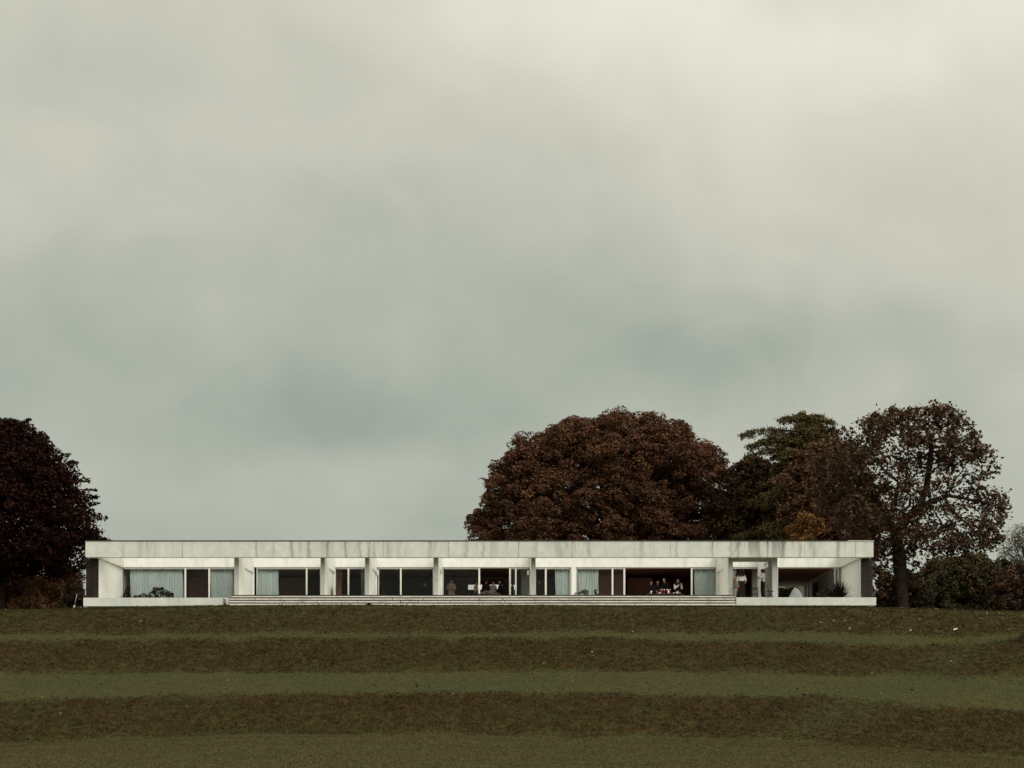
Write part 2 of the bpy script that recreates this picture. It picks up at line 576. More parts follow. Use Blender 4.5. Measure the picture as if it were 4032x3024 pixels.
def bank_weight(X, Y, with_green=False):
    out = np.zeros(np.broadcast(X, Y).shape)
    green = np.zeros_like(out)
    for (ty, td), (cy, cd), k in (((T1y, T1d), (C1y, C1d), 1.0), ((T2y, T2d), (C2y, C2d), 0.95), ((T3y, T3d), (C3y, C3d), 0.75)):
        tx = [(c - HX) * d / F for c, d in zip(COLX, td)]
        cx = [(c - HX) * d / F for c, d in zip(COLX, cd)]
        t = np.interp(X, tx, td)
        c = np.interp(X, cx, cd)
        wob = smooth_noise(X, Y, 1.6, 5) * 1.1
        w = np.clip((Y + wob - t + 0.75) / 1.5, 0, 1) * np.clip((c + 0.85 - Y + wob) / 1.4, 0, 1)
        steep = np.clip(4.2 / np.maximum(c - t, 0.1), 0.25, 1.0)
        px = X * F / np.maximum(Y, 1.0) + HX
        q = np.clip((Y - t) / np.maximum(c - t, 0.1), -0.3, 1.3)
        for pts in RAMPS.get(ty[0], ()):
            pp = np.interp(q, [a for a, b in pts], [b for a, b in pts])
            rm = np.exp(-((px + wob * 40 - pp) / 150.0) ** 2)
            w = w * (1 - 0.40 * rm)
            green = np.maximum(green, rm * (w > 0.02))
        if ty is T3y:
            green = np.maximum(green, np.clip(w * 3, 0, 1) * 0.65)
        green = np.maximum(green, np.clip((0.75 - q) * 1.1, 0, 0.8) * (w > 0.02))
        out = np.maximum(out, w * k * steep ** 0.4)
    return (out, green) if with_green else out


def build_height():
    Z = np.zeros((len(GX), len(GY)))
    fine = np.arange(-100, 720, 0.1)
    ker = np.exp(-0.5 * (np.arange(-12, 13) / 4.2) ** 2)
    ker /= ker.sum()
    for i, X in enumerate(GX):
        p = ground_profile(X)
        z = np.interp(fine, [a for a, b in p], [b for a, b in p])
        z = np.convolve(np.pad(z, 12, mode='edge'), ker, mode='valid')
        Z[i] = np.interp(GY, fine, z)
    XX, YY = np.meshgrid(GX, GY, indexing='ij')
    near = (np.abs(XX) < 55) & (YY > 38) & (YY < 96)
    bw, gw = bank_weight(XX, YY, True)
    Z += near * (smooth_noise(XX, YY, 5.0, 3) * 0.10 + bw * smooth_noise(XX * 0.6, YY, 0.8, 11, 3) * 0.18)
    Z += 0.95 * np.exp(-((XX - 27.9) / 3.6) ** 2 - ((YY - 83.0) / 3.2) ** 2) * (YY > 40)     # bank rising at the side
    # lateral smoothing keeps the lines from kinking
    for _ in range(3):
        Z[6:-6] = (Z[5:-7] + 2 * Z[6:-6] + Z[7:-5]) / 4
    return XX, YY, Z, bw, gw


XX, YY, ZZ, BW, GW = build_height()


def ground_z(x, y):
    x = np.asarray(x, dtype=float)
    y = np.asarray(y, dtype=float)
    i = np.clip(np.searchsorted(GX, x) - 1, 0, len(GX) - 2)
    j = np.clip(np.searchsorted(GY, y) - 1, 0, len(GY) - 2)
    fx = (x - GX[i]) / (GX[i + 1] - GX[i])
    fy = (y - GY[j]) / (GY[j + 1] - GY[j])
    return (ZZ[i, j] * (1 - fx) + ZZ[i + 1, j] * fx) * (1 - fy) + (ZZ[i, j + 1] * (1 - fx) + ZZ[i + 1, j + 1] * fx) * fy


def mat_ground():
    m = bpy.data.materials.new('mown_and_rough_grass')
    m.use_nodes = True
    g = NT(m.node_tree)
    b = m.node_tree.nodes['Principled BSDF']
    b.inputs['Roughness'].default_value = 0.95
    b.inputs['Specular IOR Level'].default_value = 0.08
    geo = g.n('ShaderNodeNewGeometry')
    pos = geo.outputs['Position']
    dry = g.n('ShaderNodeAttribute', attribute_name='Col')
    sp = g.n('ShaderNodeSeparateColor')
    g.link(dry.outputs['Color'], sp.inputs[0])
    w = sp.outputs[0]
    gr = sp.outputs[1]
    n_big = g.noise(pos, 0.16, 4.0, 0.55)
    n_mid = g.noise(pos, 0.9, 5.0, 0.6)
    n_fine = g.noise(g.vm('MULTIPLY', pos, (0.55, 1.0, 1.0)), 9.0, 6.0, 0.72)
    n_clump = g.noise(g.vm('MULTIPLY', pos, (0.5, 1.0, 1.6)), 3.4, 5.0, 0.65)
    lawn = g.mix(g.smooth(n_big, 0.35, 0.65), (0.0475, 0.0425, 0.0142), (0.0405, 0.0425, 0.0150))
    lawn = g.mix(g.smooth(n_mid, 0.45, 0.75, 0.0, 0.55), lawn, (0.053, 0.0445, 0.0165))
    lawn = g.mix(sp.outputs[2], lawn, g.mix(1.0, lawn, (1.10, 1.0, 1.03), 'MULTIPLY'))
    lawn = g.mix(1.0, lawn, g.smooth(n_fine, 0.28, 0.72, 0.50, 1.50), 'MULTIPLY')
    bank = g.mix(g.smooth(n_mid, 0.40, 0.64), (0.043, 0.0265, 0.0092), (0.038, 0.0315, 0.0098))
    bank = g.mix(g.smooth(n_clump, 0.54, 0.72, 0.0, 0.7), bank, (0.066, 0.043, 0.019))
    bank = g.mix(g.smooth(n_clump, 0.30, 0.46, 0.75, 0.0), bank, (0.021, 0.0108, 0.0045))
    bank = g.mix(g.m('MULTIPLY', gr, g.smooth(n_mid, 0.3, 0.6, 0.5, 1.0)), bank, g.mix(g.smooth(n_clump, 0.35, 0.65), (0.031, 0.0235, 0.007), (0.054, 0.044, 0.0145)))
    bank = g.mix(1.0, bank, g.smooth(n_fine, 0.28, 0.72, 0.6, 1.4), 'MULTIPLY')
    ww = g.smooth(g.m('ADD', w, g.m('MULTIPLY', g.m('SUBTRACT', n_clump, 0.5), 0.7)), 0.25, 0.72)
    c = g.mix(ww, lawn, bank)
    g.link(c, b.inputs['Base Color'])
    bn = g.n('ShaderNodeBump')
    bn.inputs['Strength'].default_value = 0.9
    bn.inputs['Distance'].default_value = 0.08
    h = g.m('ADD', g.m('MULTIPLY', n_clump, g.m('ADD', 0.15, ww)), g.m('MULTIPLY', n_fine, 0.45))
    g.link(h, bn.inputs['Height'])
    g.link(bn.outputs[0], b.inputs['Normal'])
    return m


nx, ny = len(GX), len(GY)
idx = np.arange(nx * ny).reshape(nx, ny)
quads = np.stack([idx[:-1, :-1], idx[1:, :-1], idx[1:, 1:], idx[:-1, 1:]], axis=-1).reshape(-1, 4)
gcol = np.stack([BW.ravel(), GW.ravel(), np.clip((71.5 - YY.ravel()) / 2.5, 0, 1)], 1)
ground = np_mesh('ground', np.stack([XX, YY, ZZ], -1).reshape(-1, 3), quads, 4, mat_ground(), None, gcol, True)
tag(ground, kind='structure')

M['grass'] = mat('grass_blade', rough=0.85, spec=0.1, attr='Col')


def grass_tufts(name, n, area, weight, blades, hlo, hhi, lean, palette, width, seed, pale=0.012, cv=0.3):
    r = np.random.default_rng(seed)
    x = r.uniform(-36, 36, n * 3)
    y = r.uniform(area[0], area[1], n * 3)
    keep = np.abs(x) < y * 2016 / F + 1.5
    x, y = x[keep], y[keep]
    w, gn = bank_weight(x, y, True)
    keep = r.random(len(x)) < weight(w)
    x, y, w, gn = x[keep][:n], y[keep][:n], w[keep][:n], gn[keep][:n]
    z = ground_z(x, y)
    k = len(x)
    pal = np.array(palette)
    cid = np.clip((smooth_noise(x, y, 1.3, seed + 1, 2) * 1.6 + 0.45 + 0.2 * gn + r.normal(0, 0.20, k)) * len(pal), 0, len(pal) - 1).astype(int)
    base_c = pal[cid] * r.uniform(1 - cv, 1 + cv, (k, 1))
    px = np.repeat(x, blades) + r.normal(0, 0.07, k * blades)
    py = np.repeat(y, blades) + r.normal(0, 0.07, k * blades)
    pz = ground_z(px, py) - 0.015
    h = r.uniform(hlo, hhi, k * blades)
    ang = r.uniform(0, 2 * np.pi, k * blades)
    ln = h * r.uniform(lean[0], lean[1], k * blades)
    tip = np.stack([px + np.cos(ang) * ln * 1.3, py + np.sin(ang) * ln * 0.7 - 0.12 * h, pz + h * r.uniform(0.45, 1.0, k * blades)], -1)
    wa = r.uniform(0, np.pi, k * blades)
    wv = np.stack([np.cos(wa), np.sin(wa), np.zeros_like(wa)], -1) * width * r.uniform(0.6, 1.3, (k * blades, 1))
    b0 = np.stack([px, py, pz], -1)
    mid = (b0 + tip) * 0.5 + np.stack([0 * px, 0 * px, h * 0.18], -1)
    V = np.stack([b0 - wv, b0 + wv, mid + wv * 0.8, tip, mid - wv * 0.8], 1).reshape(-1, 3)
    nb = k * blades
    fi = np.arange(nb * 5).reshape(nb, 5)
    base_c = base_c * np.where((y < 70.5)[:, None], np.array([1.08, 1.0, 1.02]), 1.0)
    C = np.repeat(base_c, blades, 0) * r.uniform(0.8, 1.25, (nb, 1))
    C[r.random(nb) < pale] = (0.17, 0.125, 0.075)      # bleached straws
    C = np.repeat(C, 5, 0)
    o = np_mesh(name, V, fi, 5, M['grass'], None, C)
    return tag(o, kind='stuff')


BANKPAL = [(0.030, 0.018, 0.0065), (0.040, 0.025, 0.009), (0.047, 0.032, 0.012), (0.042, 0.034, 0.0115), (0.042, 0.038, 0.012), (0.046, 0.043, 0.014)]
LAWNPAL = [(0.088, 0.074, 0.024), (0.076, 0.072, 0.023), (0.104, 0.086, 0.034), (0.066, 0.066, 0.022)]
o = grass_tufts('rough_grass', 70000, (66, 93), lambda w: np.clip(w * 1.2 - 0.12, 0, 1), 5, 0.04, 0.12, (0.4, 1.2), BANKPAL, 0.008, 21)
tag(o, 'long brown and green grass matted on the three banks', 'grass')
o = grass_tufts('lawn_grass', 120000, (44, 97), lambda w: np.clip(1 - w * 0.8, 0, 1) * 0.8, 3, 0.025, 0.065, (0.3, 1.1), LAWNPAL, 0.011, 31, 0.03, 0.5)
tag(o, 'short mown grass on the level strips between the banks', 'grass')

o = grass_tufts('edge_grass', 5200, (92.45, 93.16), lambda w: 0.9 + 0 * w, 5, 0.04, 0.15, (0.2, 0.8), BANKPAL[2:] + LAWNPAL[:2], 0.010, 41)
tag(o, 'uneven longer grass along the foot of the stone steps', 'grass')

o = grass_tufts('edge_grass', 5200, (95.25, 95.73), lambda w: 0.9 + 0 * w, 5, 0.04, 0.16, (0.2, 0.8), BANKPAL[2:] + LAWNPAL[:2], 0.010, 43)
tag(o, 'uneven longer grass along the foot of the white terrace slab', 'grass')
# ------------------------------------------------------------------ the house
YF, YB, YW, YR = 96.25, 97.0, 102.7, 114.0       # fascia front, fascia back, window plane, rear wall
ZF = 7.43                                        # floor
ZS, ZT = 9.875, 10.81                            # underside and top of the fascia beam
XL, XR = wx(336, YF), wx(3440, YF)
house = empty('long_white_house', ((XL + XR) / 2, 104, ZF), 'long low white modernist house with weathered concrete roof beam and open terrace', 'house')

# fascia: concrete panels with open joints on a recessed core
fas = MB().box(XL + 0.05, XR - 0.05, YF + 0.04, YB, ZS + 0.02, ZT - 0.01).build('roof_beam', M['fascia'], house)
cuts = [336, 610, 718, 1008, 1146, 1218, 1288, 1510, 1765, 2042, 2266, 2500, 2640, 2806, 2990, 3168, 3300, 3368, 3440]
for a, b in zip(cuts[:-1], cuts[1:]):
    x0, x1 = wx(a, YF) + 0.009, wx(b, YF) - 0.009
    jy = random.uniform(0.0, 0.006)
    MB().box(x0, x1, YF + jy, YF + 0.045, ZS, ZT).build('fascia_panel', M['fascia'], fas)
MB().box(XL - 0.03, wx(3337, YF), YF - 0.03, YB + 0.05, ZT + 0.002, ZT + 0.055).build('coping', M['coping'], fas)
MB().box(wx(3337, YF) + 0.004, XR + 0.02, YF - 0.03, YB + 0.05, ZT + 0.002, ZT + 0.055).build('coping', M['coping_light'], fas)
# side return beams over the two end walls
MB().box(XL, XL + 0.75, YB + 0.004, YR + 0.6, ZS, ZT).build('side_beam', M['fascia'], house)
MB().box(XR - 0.75, XR, YB + 0.004, YR + 0.6, ZS, ZT).build('side_beam', M['fascia'], house)

# end walls, white inside, dark tiles on the end faces
for side, xin, xout in ((1, wx(388, YB), wx(338, YB)), (-1, wx(3390, YB), wx(3437, YB))):
    w = MB()
    w.box(xin, xin - side * 0.30, YB + 0.062, YR, ZF, ZS - 0.012)
    wall = w.build('end_wall', M['white_wall'], house)
    MB().box(xin - side * 0.012, xin - side * 0.30, YB + 0.062, YR, ZS, ZT - 0.08).build('wall_head', M['white_wall'], wall)
    core = MB().box(xin - side * 0.302, xout + side * 0.03, YB + 0.06, YR - 0.1, ZF, ZS - 0.01).build('tile_wall', M['tile_joint'], house)
    xa, xb = xin - side * 0.012, xout
    xm = xin - side * 0.33
    n = 9
    th = (ZS - 0.015 - ZF) / n
    for r_ in range(n):
        z0, z1 = ZF + r_ * th + 0.006, ZF + (r_ + 1) * th - 0.006
        q = random.uniform(0, 0.008)
        MB().box(xin - side * 0.008, xm - side * 0.08, YB + 0.03 + q, YB + 0.06, z0, z1).build('slate_tile', M['tile'], core)
        MB().box(xm - side * 0.095, xb, YB + 0.03 + random.uniform(0, 0.008), YB + 0.06, z0, z1).build('slate_tile', M['tile'], core)
        for j in range(8):
            y0 = YB + 0.07 + j * 0.75
            if side > 0:
                MB().box(xout, xout + 0.03, y0, y0 + 0.738, z0, z1).build('slate_tile', M['tile'], core)
            else:
                MB().box(xout - 0.03, xout, y0, y0 + 0.738, z0, z1).build('slate_tile', M['tile'], core)

# terrace: floor slab with a thick white front edge, left and right of the steps
YSL = 95.75
zl = wz(2390, YSL)
slab = MB().box(wx(328, YSL), wx(898, YSL), YSL, YSL + 0.6, ZF - 0.50, ZF).build('terrace_slab', M['plinth'], house)
MB().box(wx(2899, YSL), wx(3450, YSL), YSL, YSL + 0.6, ZF - 0.455, ZF + 0.02).build('terrace_slab', M['plinth'], house)
MB().box(wx(328, YSL) + 0.2, wx(3450, YSL) - 0.2, YSL + 0.604, YW - 0.004, ZF - 0.5, ZF - 0.004).build('terrace_floor', M['terrace_floor'], house)
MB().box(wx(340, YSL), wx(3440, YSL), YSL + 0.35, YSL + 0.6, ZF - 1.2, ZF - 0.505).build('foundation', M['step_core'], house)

# fins between the bays: thick pier in front, thinner wall behind, full-width head beam
def fin(pxl, pxr):
    x0, x1 = wx(pxl, YB), wx(pxr, YB)
    m = MB()
    m.box(x0, x1, YB + 0.03, YB + 2.3, ZF, ZS)
    m.box(x0 + 0.09, x1 - 0.09, YB + 2.3, YW - 0.02, ZF, ZS - 0.33)
    m.box(x0, x1, YB + 2.3, YW - 0.02, ZS - 0.33, ZS)
    m.box(x0, x1, YB + 0.03, YW - 0.02, ZS, ZT - 0.1)
    o = m.build('fin_wall', M['fin'], house)
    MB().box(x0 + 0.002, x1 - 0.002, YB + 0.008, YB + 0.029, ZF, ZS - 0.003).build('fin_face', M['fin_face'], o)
    return o


FINS = [(922, 940), (1262, 1278.5), (1437, 1453.5), (1707, 1725), (2091, 2109), (2868, 2886), (3041, 3061)]
for a, b in FINS[:-1]:
    fin(a, b)
x0, x1 = wx(3041, YB), wx(3061, YB)
m = MB()
m.box(x0, x1, YB + 0.03, YB + 1.5, ZF, ZS)
m.box(x0, x1, YB + 4.1, YW - 0.02, ZF, ZS - 0.33)
m.box(x0, x1, YB + 3.3, YW - 0.02, ZS - 0.33, ZS)
m.box(x0, x1, YB + 0.03, YW - 0.02, ZS, ZT - 0.1)
fo = m.build('fin_wall', M['fin'], house)
MB().box(x0 - 0.01, x1 + 0.01, YB + 1.5, YB + 3.3, ZF, ZS - 0.336).build('shade_toned_return', M['shaded_return'], fo)
MB().box(x0 - 0.012, x0 - 0.002, YB + 0.06, YB + 1.49, ZF, ZS - 0.01).build('shade_toned_return', M['shaded_return'], fo)  # thin sheet added over the pier side to carry the painted shade
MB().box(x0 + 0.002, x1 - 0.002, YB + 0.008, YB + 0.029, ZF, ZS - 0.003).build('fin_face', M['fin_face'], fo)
# canopy over the entrance bay
MB().box(wx(2886, YB) + 0.004, x0 - 0.004, YB + 0.35, YB + 2.25, ZS + 0.01, ZS + 0.25).build('entrance_canopy', M['soffit'], house)

# lintel wall above the glazing and the roof behind it
ZL = wz(2233, YW)
XIL, XIR = wx(388, YB), wx(3390, YB)
MB().box(XIL + 0.004, XIR - 0.004, YW, YW + 0.30, ZL, ZT - 0.09).build('lintel_wall', M['white_wall'], house)
MB().box(XIL + 0.004, XIR - 0.004, YW + 0.302, YR + 0.3, ZL + 0.2, ZT - 0.05).build('roof_slab', M['roof'], house)
# pier between two bays at the window plane, and short wall stubs behind the fins
for a, b in [(2250, 2268)]:
    MB().box(wx(a, YW), wx(b, YW), YW, YW + 0.3, ZF, ZL - 0.003).build('window_pier', M['white_wall'], house)
for a, b in FINS:
    xa, xb = wx(a, YB), wx(b, YB)
    MB().box(xa, xb, YW, YW + 0.3, ZF, ZL - 0.003).build('window_pier', M['white_wall'], house)

# glazing: frames, mullions, panes
BAYS = [  # left, right px at the window plane, mullion px, set of open sections
    (478, 926, [729, 823], ()),
    (1009, 1264, [1207], ()),
    (1318, 1440, [1371.5], ()),
    (1488, 1708, [1578], ()),
    (1742, 2088, [1887, 2007, 2031], (1,)),
    (2106, 2249, [2148], ()),
    (2269, 2822, [2412, 2457.5, 2724], (2,)),
    (3060, 3303, [3288], (0,)),
]
ZH = ZL - 0.004
for (a, b, mul, opened) in BAYS:
    xa, xb = wx(a, YW), wx(b, YW)
    win = MB()
    win.box(xa, xb, YW + 0.06, YW + 0.18, ZH - 0.055, ZH)
    win.box(xa, xa + 0.07, YW + 0.06, YW + 0.18, ZF, ZH - 0.055)
    win.box(xb - 0.07, xb, YW + 0.06, YW + 0.18, ZF, ZH - 0.055)
    win.box(xa + 0.07, xb - 0.07, YW + 0.06, YW + 0.18, ZF, ZF + 0.05)
    wo = win.build('window', M['frame'], house)
    edges = [a + 4] + list(mul) + [b - 4]
    for px in mul:
        xm = wx(px, YW)
        wdt = 0.036 if px in (2007, 2457.5, 2148, 3288) else 0.05
        mm = MB().box(xm - wdt, xm + wdt, YW + 0.05, YW + 0.17, ZF + 0.05, ZH - 0.058)
        if px in (2007, 2457.5, 2148):
            mm.box(xm + 0.045, xm + 0.075, YW + 0.07, YW + 0.15, ZF + 0.05, ZH - 0.058)
        mm.build('mullion', M['mullion'] if px != 3288 else M['frame'], wo)
    for i in range(len(edges) - 1):
        if i in opened:
            continue
        x0, x1 = wx(edges[i], YW) + 0.05, wx(edges[i + 1], YW) - 0.05
        s = MB()
        s.box(x0, x1, YW + 0.08, YW + 0.13, ZH - 0.115, ZH - 0.06)
        s.box(x0, x1, YW + 0.08, YW + 0.13, ZF + 0.052, ZF + 0.11)
        s.build('sash_rail', M['frame'], wo)
        MB().box(x0, x1, YW + 0.10, YW + 0.108, ZF + 0.11, ZH - 0.115).build('pane', M['glass'], wo)

# rooms behind the glass
YI = YW + 0.304
rooms = MB().box(XIL + 0.02, XIR - 0.02, YI - 0.1, YR, ZF - 0.3, ZF - 0.003).build('room_floor', M['interior_floor'], house)
MB().box(XIL + 0.02, XIR - 0.02, YI, YR, ZL + 0.10, ZL + 0.18).build('room_ceiling', M['interior'], house)
zc0, zc1 = wz(2322, YR), wz(2301, YR)
bw = MB()
xa, xb, xc, xd = wx(1843, YR), wx(2035, YR), wx(3030, YR), wx(3186, YR)
bw.box(XIL + 0.02, xa, YR, YR + 0.3, ZF, ZL + 0.1)
bw.box(xa, xb, YR, YR + 0.3, ZF, zc0)
bw.box(xa, xb, YR, YR + 0.3, zc1, ZL + 0.1)
bw.box(wx(1877, YR), wx(1881, YR), YR, YR + 0.3, zc0, zc1)
bw.box(xb, xc, YR, YR + 0.3, ZF, ZL + 0.1)
bw.build('rear_wall', M['interior'], house)
# passage to the rear garden with a white reveal
ps = MB()
zt = wz(2298, YR)
ps.box(xd, xd + 0.3, YR - 0.02, YR + 2.4, ZF, zt + 0.3)
ps.box(xc, xd - 0.002, YR - 0.02, YR + 2.4, zt, zt + 0.3)
ps.build('passage_reveal', M['white_wall'], house)
MB().box(xd + 0.302, XIR - 0.02, YR, YR + 0.3, ZF, ZL + 0.1).build('rear_wall', M['interior_dark'], house)
# partitions between the rooms
for px, ye in ((950, YR), (1285, YR), (1455, YR - 3), (1730, YR - 4), (2259, YR), (2845, YR)):
    xp = wx(px, YW + 3)
    MB().box(xp - 0.08, xp + 0.08, YI + 0.02, ye - 0.004, ZF, ZL + 0.096).build('partition', M['interior'], house)
MB().box(wx(3052, YW) - 0.06, wx(3052, YW) + 0.06, YI, YR - 0.004, ZF, ZL + 0.096).build('partition', M['interior_dark'], house)
# panelling seen through the glass
for (p0, p1, yy, mt_, z1) in ((740, 818, 104.6, 'interior_dark', 9.75), (1105, 1200, 108.0, 'interior', 9.7), (2360, 2460, 106.5, 'interior', 9.8),
                              (1326, 1345, 104.4, 'interior', 9.75), (1757, 1842, 108.5, 'interior_dark', 9.8), (3200, 3222, 110.0, 'interior_dark', 9.6),
                              (2470, 2570, 109.0, 'interior', 9.8)):
    MB().box(wx(p0, yy), wx(p1, yy), yy, yy + 0.12, ZF, z1).build('wall_panel', M[mt_], house)
# pale ceiling rail in the middle room and grey wall return beside it
MB().box(wx(1912, 108), wx(2026, 108), 108, 108.06, wz(2275, 108), wz(2272.5, 108)).build('ceiling_rail', M['interior_grey'], house)
MB().box(wx(2052, YW + 1.2), wx(2082, YW + 1.2), YW + 1.2, YW + 1.4, ZF, ZL + 0.09).build('wall_return', M['interior_grey'], house)
# entrance bay: door opening with dark hall and a grey wall on its right
MB().box(wx(2886, YW) + 0.02, wx(2902, YW), YW + 0.31, YW + 0.4, ZF, ZL + 0.09).build('hall_wall', M['interior_grey'], house)
MB().box(wx(2962, YW + 1.5), wx(2984, YW + 1.5), YW + 1.5, YW + 1.8, ZF, ZL + 0.09).build('hall_wall', M['interior_grey'], house)
MB().box(wx(2893, YW + 5), wx(2990, YW + 5), YW + 5, YW + 5.2, ZF, ZL + 0.09).build('hall_wall', M['interior_dark'], house)
dm = MB()
dm.box(wx(2886, YW) + 0.01, wx(2992, YW), YW + 0.05, YW + 0.17, ZH - 0.09, ZH)
dm.box(wx(2984, YW), wx(2992, YW), YW + 0.05, YW + 0.17, ZF, ZH - 0.09)
dm.build('door_frame', M['frame'], house)

# steps in front of the terrace: rows of stone blocks with dark recessed joints under each tread
stp = empty('terrace_steps', (0, 93.8, 6.8), 'broad flight of pale stone steps with dark joint lines below the terrace', 'steps')
rows = [(94.40, 2342.3, 2352, 910, 2893), (94.10, 2352, 2361.8, 907, 2894), (93.80, 2361.8, 2372.4, 905, 2896), (93.50, 2372.4, 2383.2, 903.5, 2897), (93.20, 2383.2, 2396, 902, 2898)]
r2 = random.Random(3)
for k, (yy, pt, pb, pl, pr) in enumerate(rows):
    zt_, zb_ = wz(pt, yy), wz(pb, yy)
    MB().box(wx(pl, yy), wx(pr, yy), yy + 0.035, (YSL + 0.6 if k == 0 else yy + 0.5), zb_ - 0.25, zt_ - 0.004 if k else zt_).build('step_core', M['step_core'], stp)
    x = wx(pl, yy)
    xe = wx(pr, yy)
    while x < xe - 0.05:
        ln = r2.uniform(0.8, 1.9)
        if xe - x - ln < 0.5:
            ln = xe - x
        jt = 0.004 if k < 1 else r2.choice((0.005, 0.008, 0.014, 0.02))
        dz = r2.uniform(-0.004, 0.004)
        MB().box(x + jt, x + ln - jt, yy + r2.uniform(0, 0.008), yy + 0.30, zb_ + 0.004 + dz, zt_ - 0.062).build('step_block', M['step'], stp)
        x += ln

# white garden wall behind the house, seen through the openings
cw = MB().box(-14, 26, 123, 123.3, 6.6, 10.9).build('garden_wall', M['white_wall'], None, origin=(6, 123, 6.6))
tag(cw, 'white rendered garden wall seen through the openings at the back of the house', 'wall')


# ------------------------------------------------------------------ curtains
def curtain(px0, px1, Y, label, material='curtain', pitch=0.16, amp=0.05, ztop=None):
    x0, x1 = wx(px0, Y), wx(px1, Y)
    n = int((x1 - x0) / pitch * 8)
    rr = random.Random(int(px0))
    zt_ = (ztop or ZL) - 0.02
    V, Fc = [], []
    ph = 0.0
    rows_ = 6
    phs, ams = [], []
    for i in range(n + 1):
        ph += rr.uniform(0.45, 1.1)
        phs.append(ph)
        ams.append(amp * (0.55 + 0.9 * abs(math.sin(i * 0.071 + px0))))
    for j in range(rows_ + 1):
        z = ZF + 0.02 + (zt_ - ZF - 0.02) * j / rows_
        for i in range(n + 1):
            sway = 0.02 * math.sin(j * 0.9 + i * 0.11)
            V.append((x0 + (x1 - x0) * i / n + sway, Y + ams[i] * math.sin(phs[i]) * (1.15 - 0.35 * j / rows_), z))
    for j in range(rows_):
        for i in range(n):
            a = j * (n + 1) + i
            Fc.append((a, a + 1, a + n + 2, a + n + 1))
    mb = MB()
    mb.v, mb.f, mb.sm = V, Fc, [True] * len(Fc)
    o = mb.build('curtain', M[material], None, origin=((x0 + x1) / 2, Y, ZF))
    md = o.modifiers.new('thickness', 'SOLIDIFY')
    md.thickness = 0.006
    return tag(o, label, 'curtain', 'curtains behind the windows')


YC = YW + 0.42
curtain(513, 722, YC, 'widest pale blue curtain, drawn across the big window behind the dark shrubs')
curtain(829, 921, YC, 'pale blue curtain beside the brown door, next to the top of the steps')
curtain(1015, 1098, YC, 'pale blue curtain gathered at the window beside the second white pier')
curtain(1422, 1437, YC, 'narrow grey curtain edge in the small two-pane window', 'curtain_grey')
curtain(2187, 2244, YC, 'pale blue curtain in the window between the white piers near the middle')
curtain(2273, 2357, YC, 'pale blue curtain behind the grey succulents on the terrace')
curtain(2735, 2816, YC, 'pale blue curtain beside the open doorway with the laid table')
# ------------------------------------------------------------------ trees and shrubs
def mat_leaf(name, rough=0.75, spec=0.12, trans=0.10):
    m = bpy.data.materials.new(name)
    m.use_nodes = True
    t = m.node_tree
    g = NT(t)
    b = t.nodes['Principled BSDF']
    b.inputs['Roughness'].default_value = rough
    b.inputs['Specular IOR Level'].default_value = spec
    a = g.n('ShaderNodeAttribute', attribute_name='Col')
    g.link(a.outputs['Color'], b.inputs['Base Color'])
    tl = g.n('ShaderNodeBsdfTranslucent')
    g.link(a.outputs['Color'], tl.inputs[0])
    mx = g.n('ShaderNodeMixShader')
    mx.inputs[0].default_value = trans
    g.link(b.outputs[0], mx.inputs[1])
    g.link(tl.outputs[0], mx.inputs[2])
    g.link(mx.outputs[0], t.nodes['Material Output'].inputs[0])
    return m


M['leaf'] = mat_leaf('autumn_leaf')
M['leaf_dull'] = mat_leaf('matt_leaf', 0.85, 0.1, 0.1)
M['bark'] = mat('dark_bark', (0.030, 0.020, 0.015), 0.9, 0.1, 0.35, 6, bump=0.5, bscale=9)
M['twig'] = mat('twig_bark', (0.026, 0.017, 0.012), 0.9, 0.1, 0.3, 6)


def unit(v):
    return v / np.maximum(np.linalg.norm(v, axis=-1, keepdims=True), 1e-6)


def leaf_arrays(P, N, size, C, r, shape='rhomb', aspect=0.6):
    """one small face per leaf: centre P, normal N"""
    n = len(P)
    t = unit(np.cross(N, r.normal(size=(n, 3))))
    b = np.cross(N, t)
    s = size.reshape(-1, 1)
    if shape == 'rhomb':
        V = np.stack([P - t * s * 0.5, P + b * s * aspect * 0.5 - t * s * 0.05, P + t * s * 0.5, P - b * s * aspect * 0.5 - t * s * 0.05], 1)
        k = 4
    else:   # broad heart-shaped leaf, slightly cupped
        a = aspect
        V = np.stack([P - t * s * 0.30, P - t * s * 0.46 + b * s * a * 0.28 + N * s * 0.04, P - t * s * 0.12 + b * s * a * 0.55 + N * s * 0.10,
                      P + t * s * 0.28 + b * s * a * 0.28 + N * s * 0.02, P + t * s * 0.58 - N * s * 0.08,
                      P + t * s * 0.28 - b * s * a * 0.28 + N * s * 0.02, P - t * s * 0.12 - b * s * a * 0.55 + N * s * 0.10,
                      P - t * s * 0.46 - b * s * a * 0.28 + N * s * 0.04], 1)
        k = 8
    return V.reshape(-1, 3), np.arange(n * k), k, np.repeat(C, k, 0)


def profile_fn(rows):
    """rows of (photo y, left px, right px) -> arrays sorted upward"""
    rows = sorted(rows, key=lambda q: -q[0])
    return np.array(rows, dtype=float)


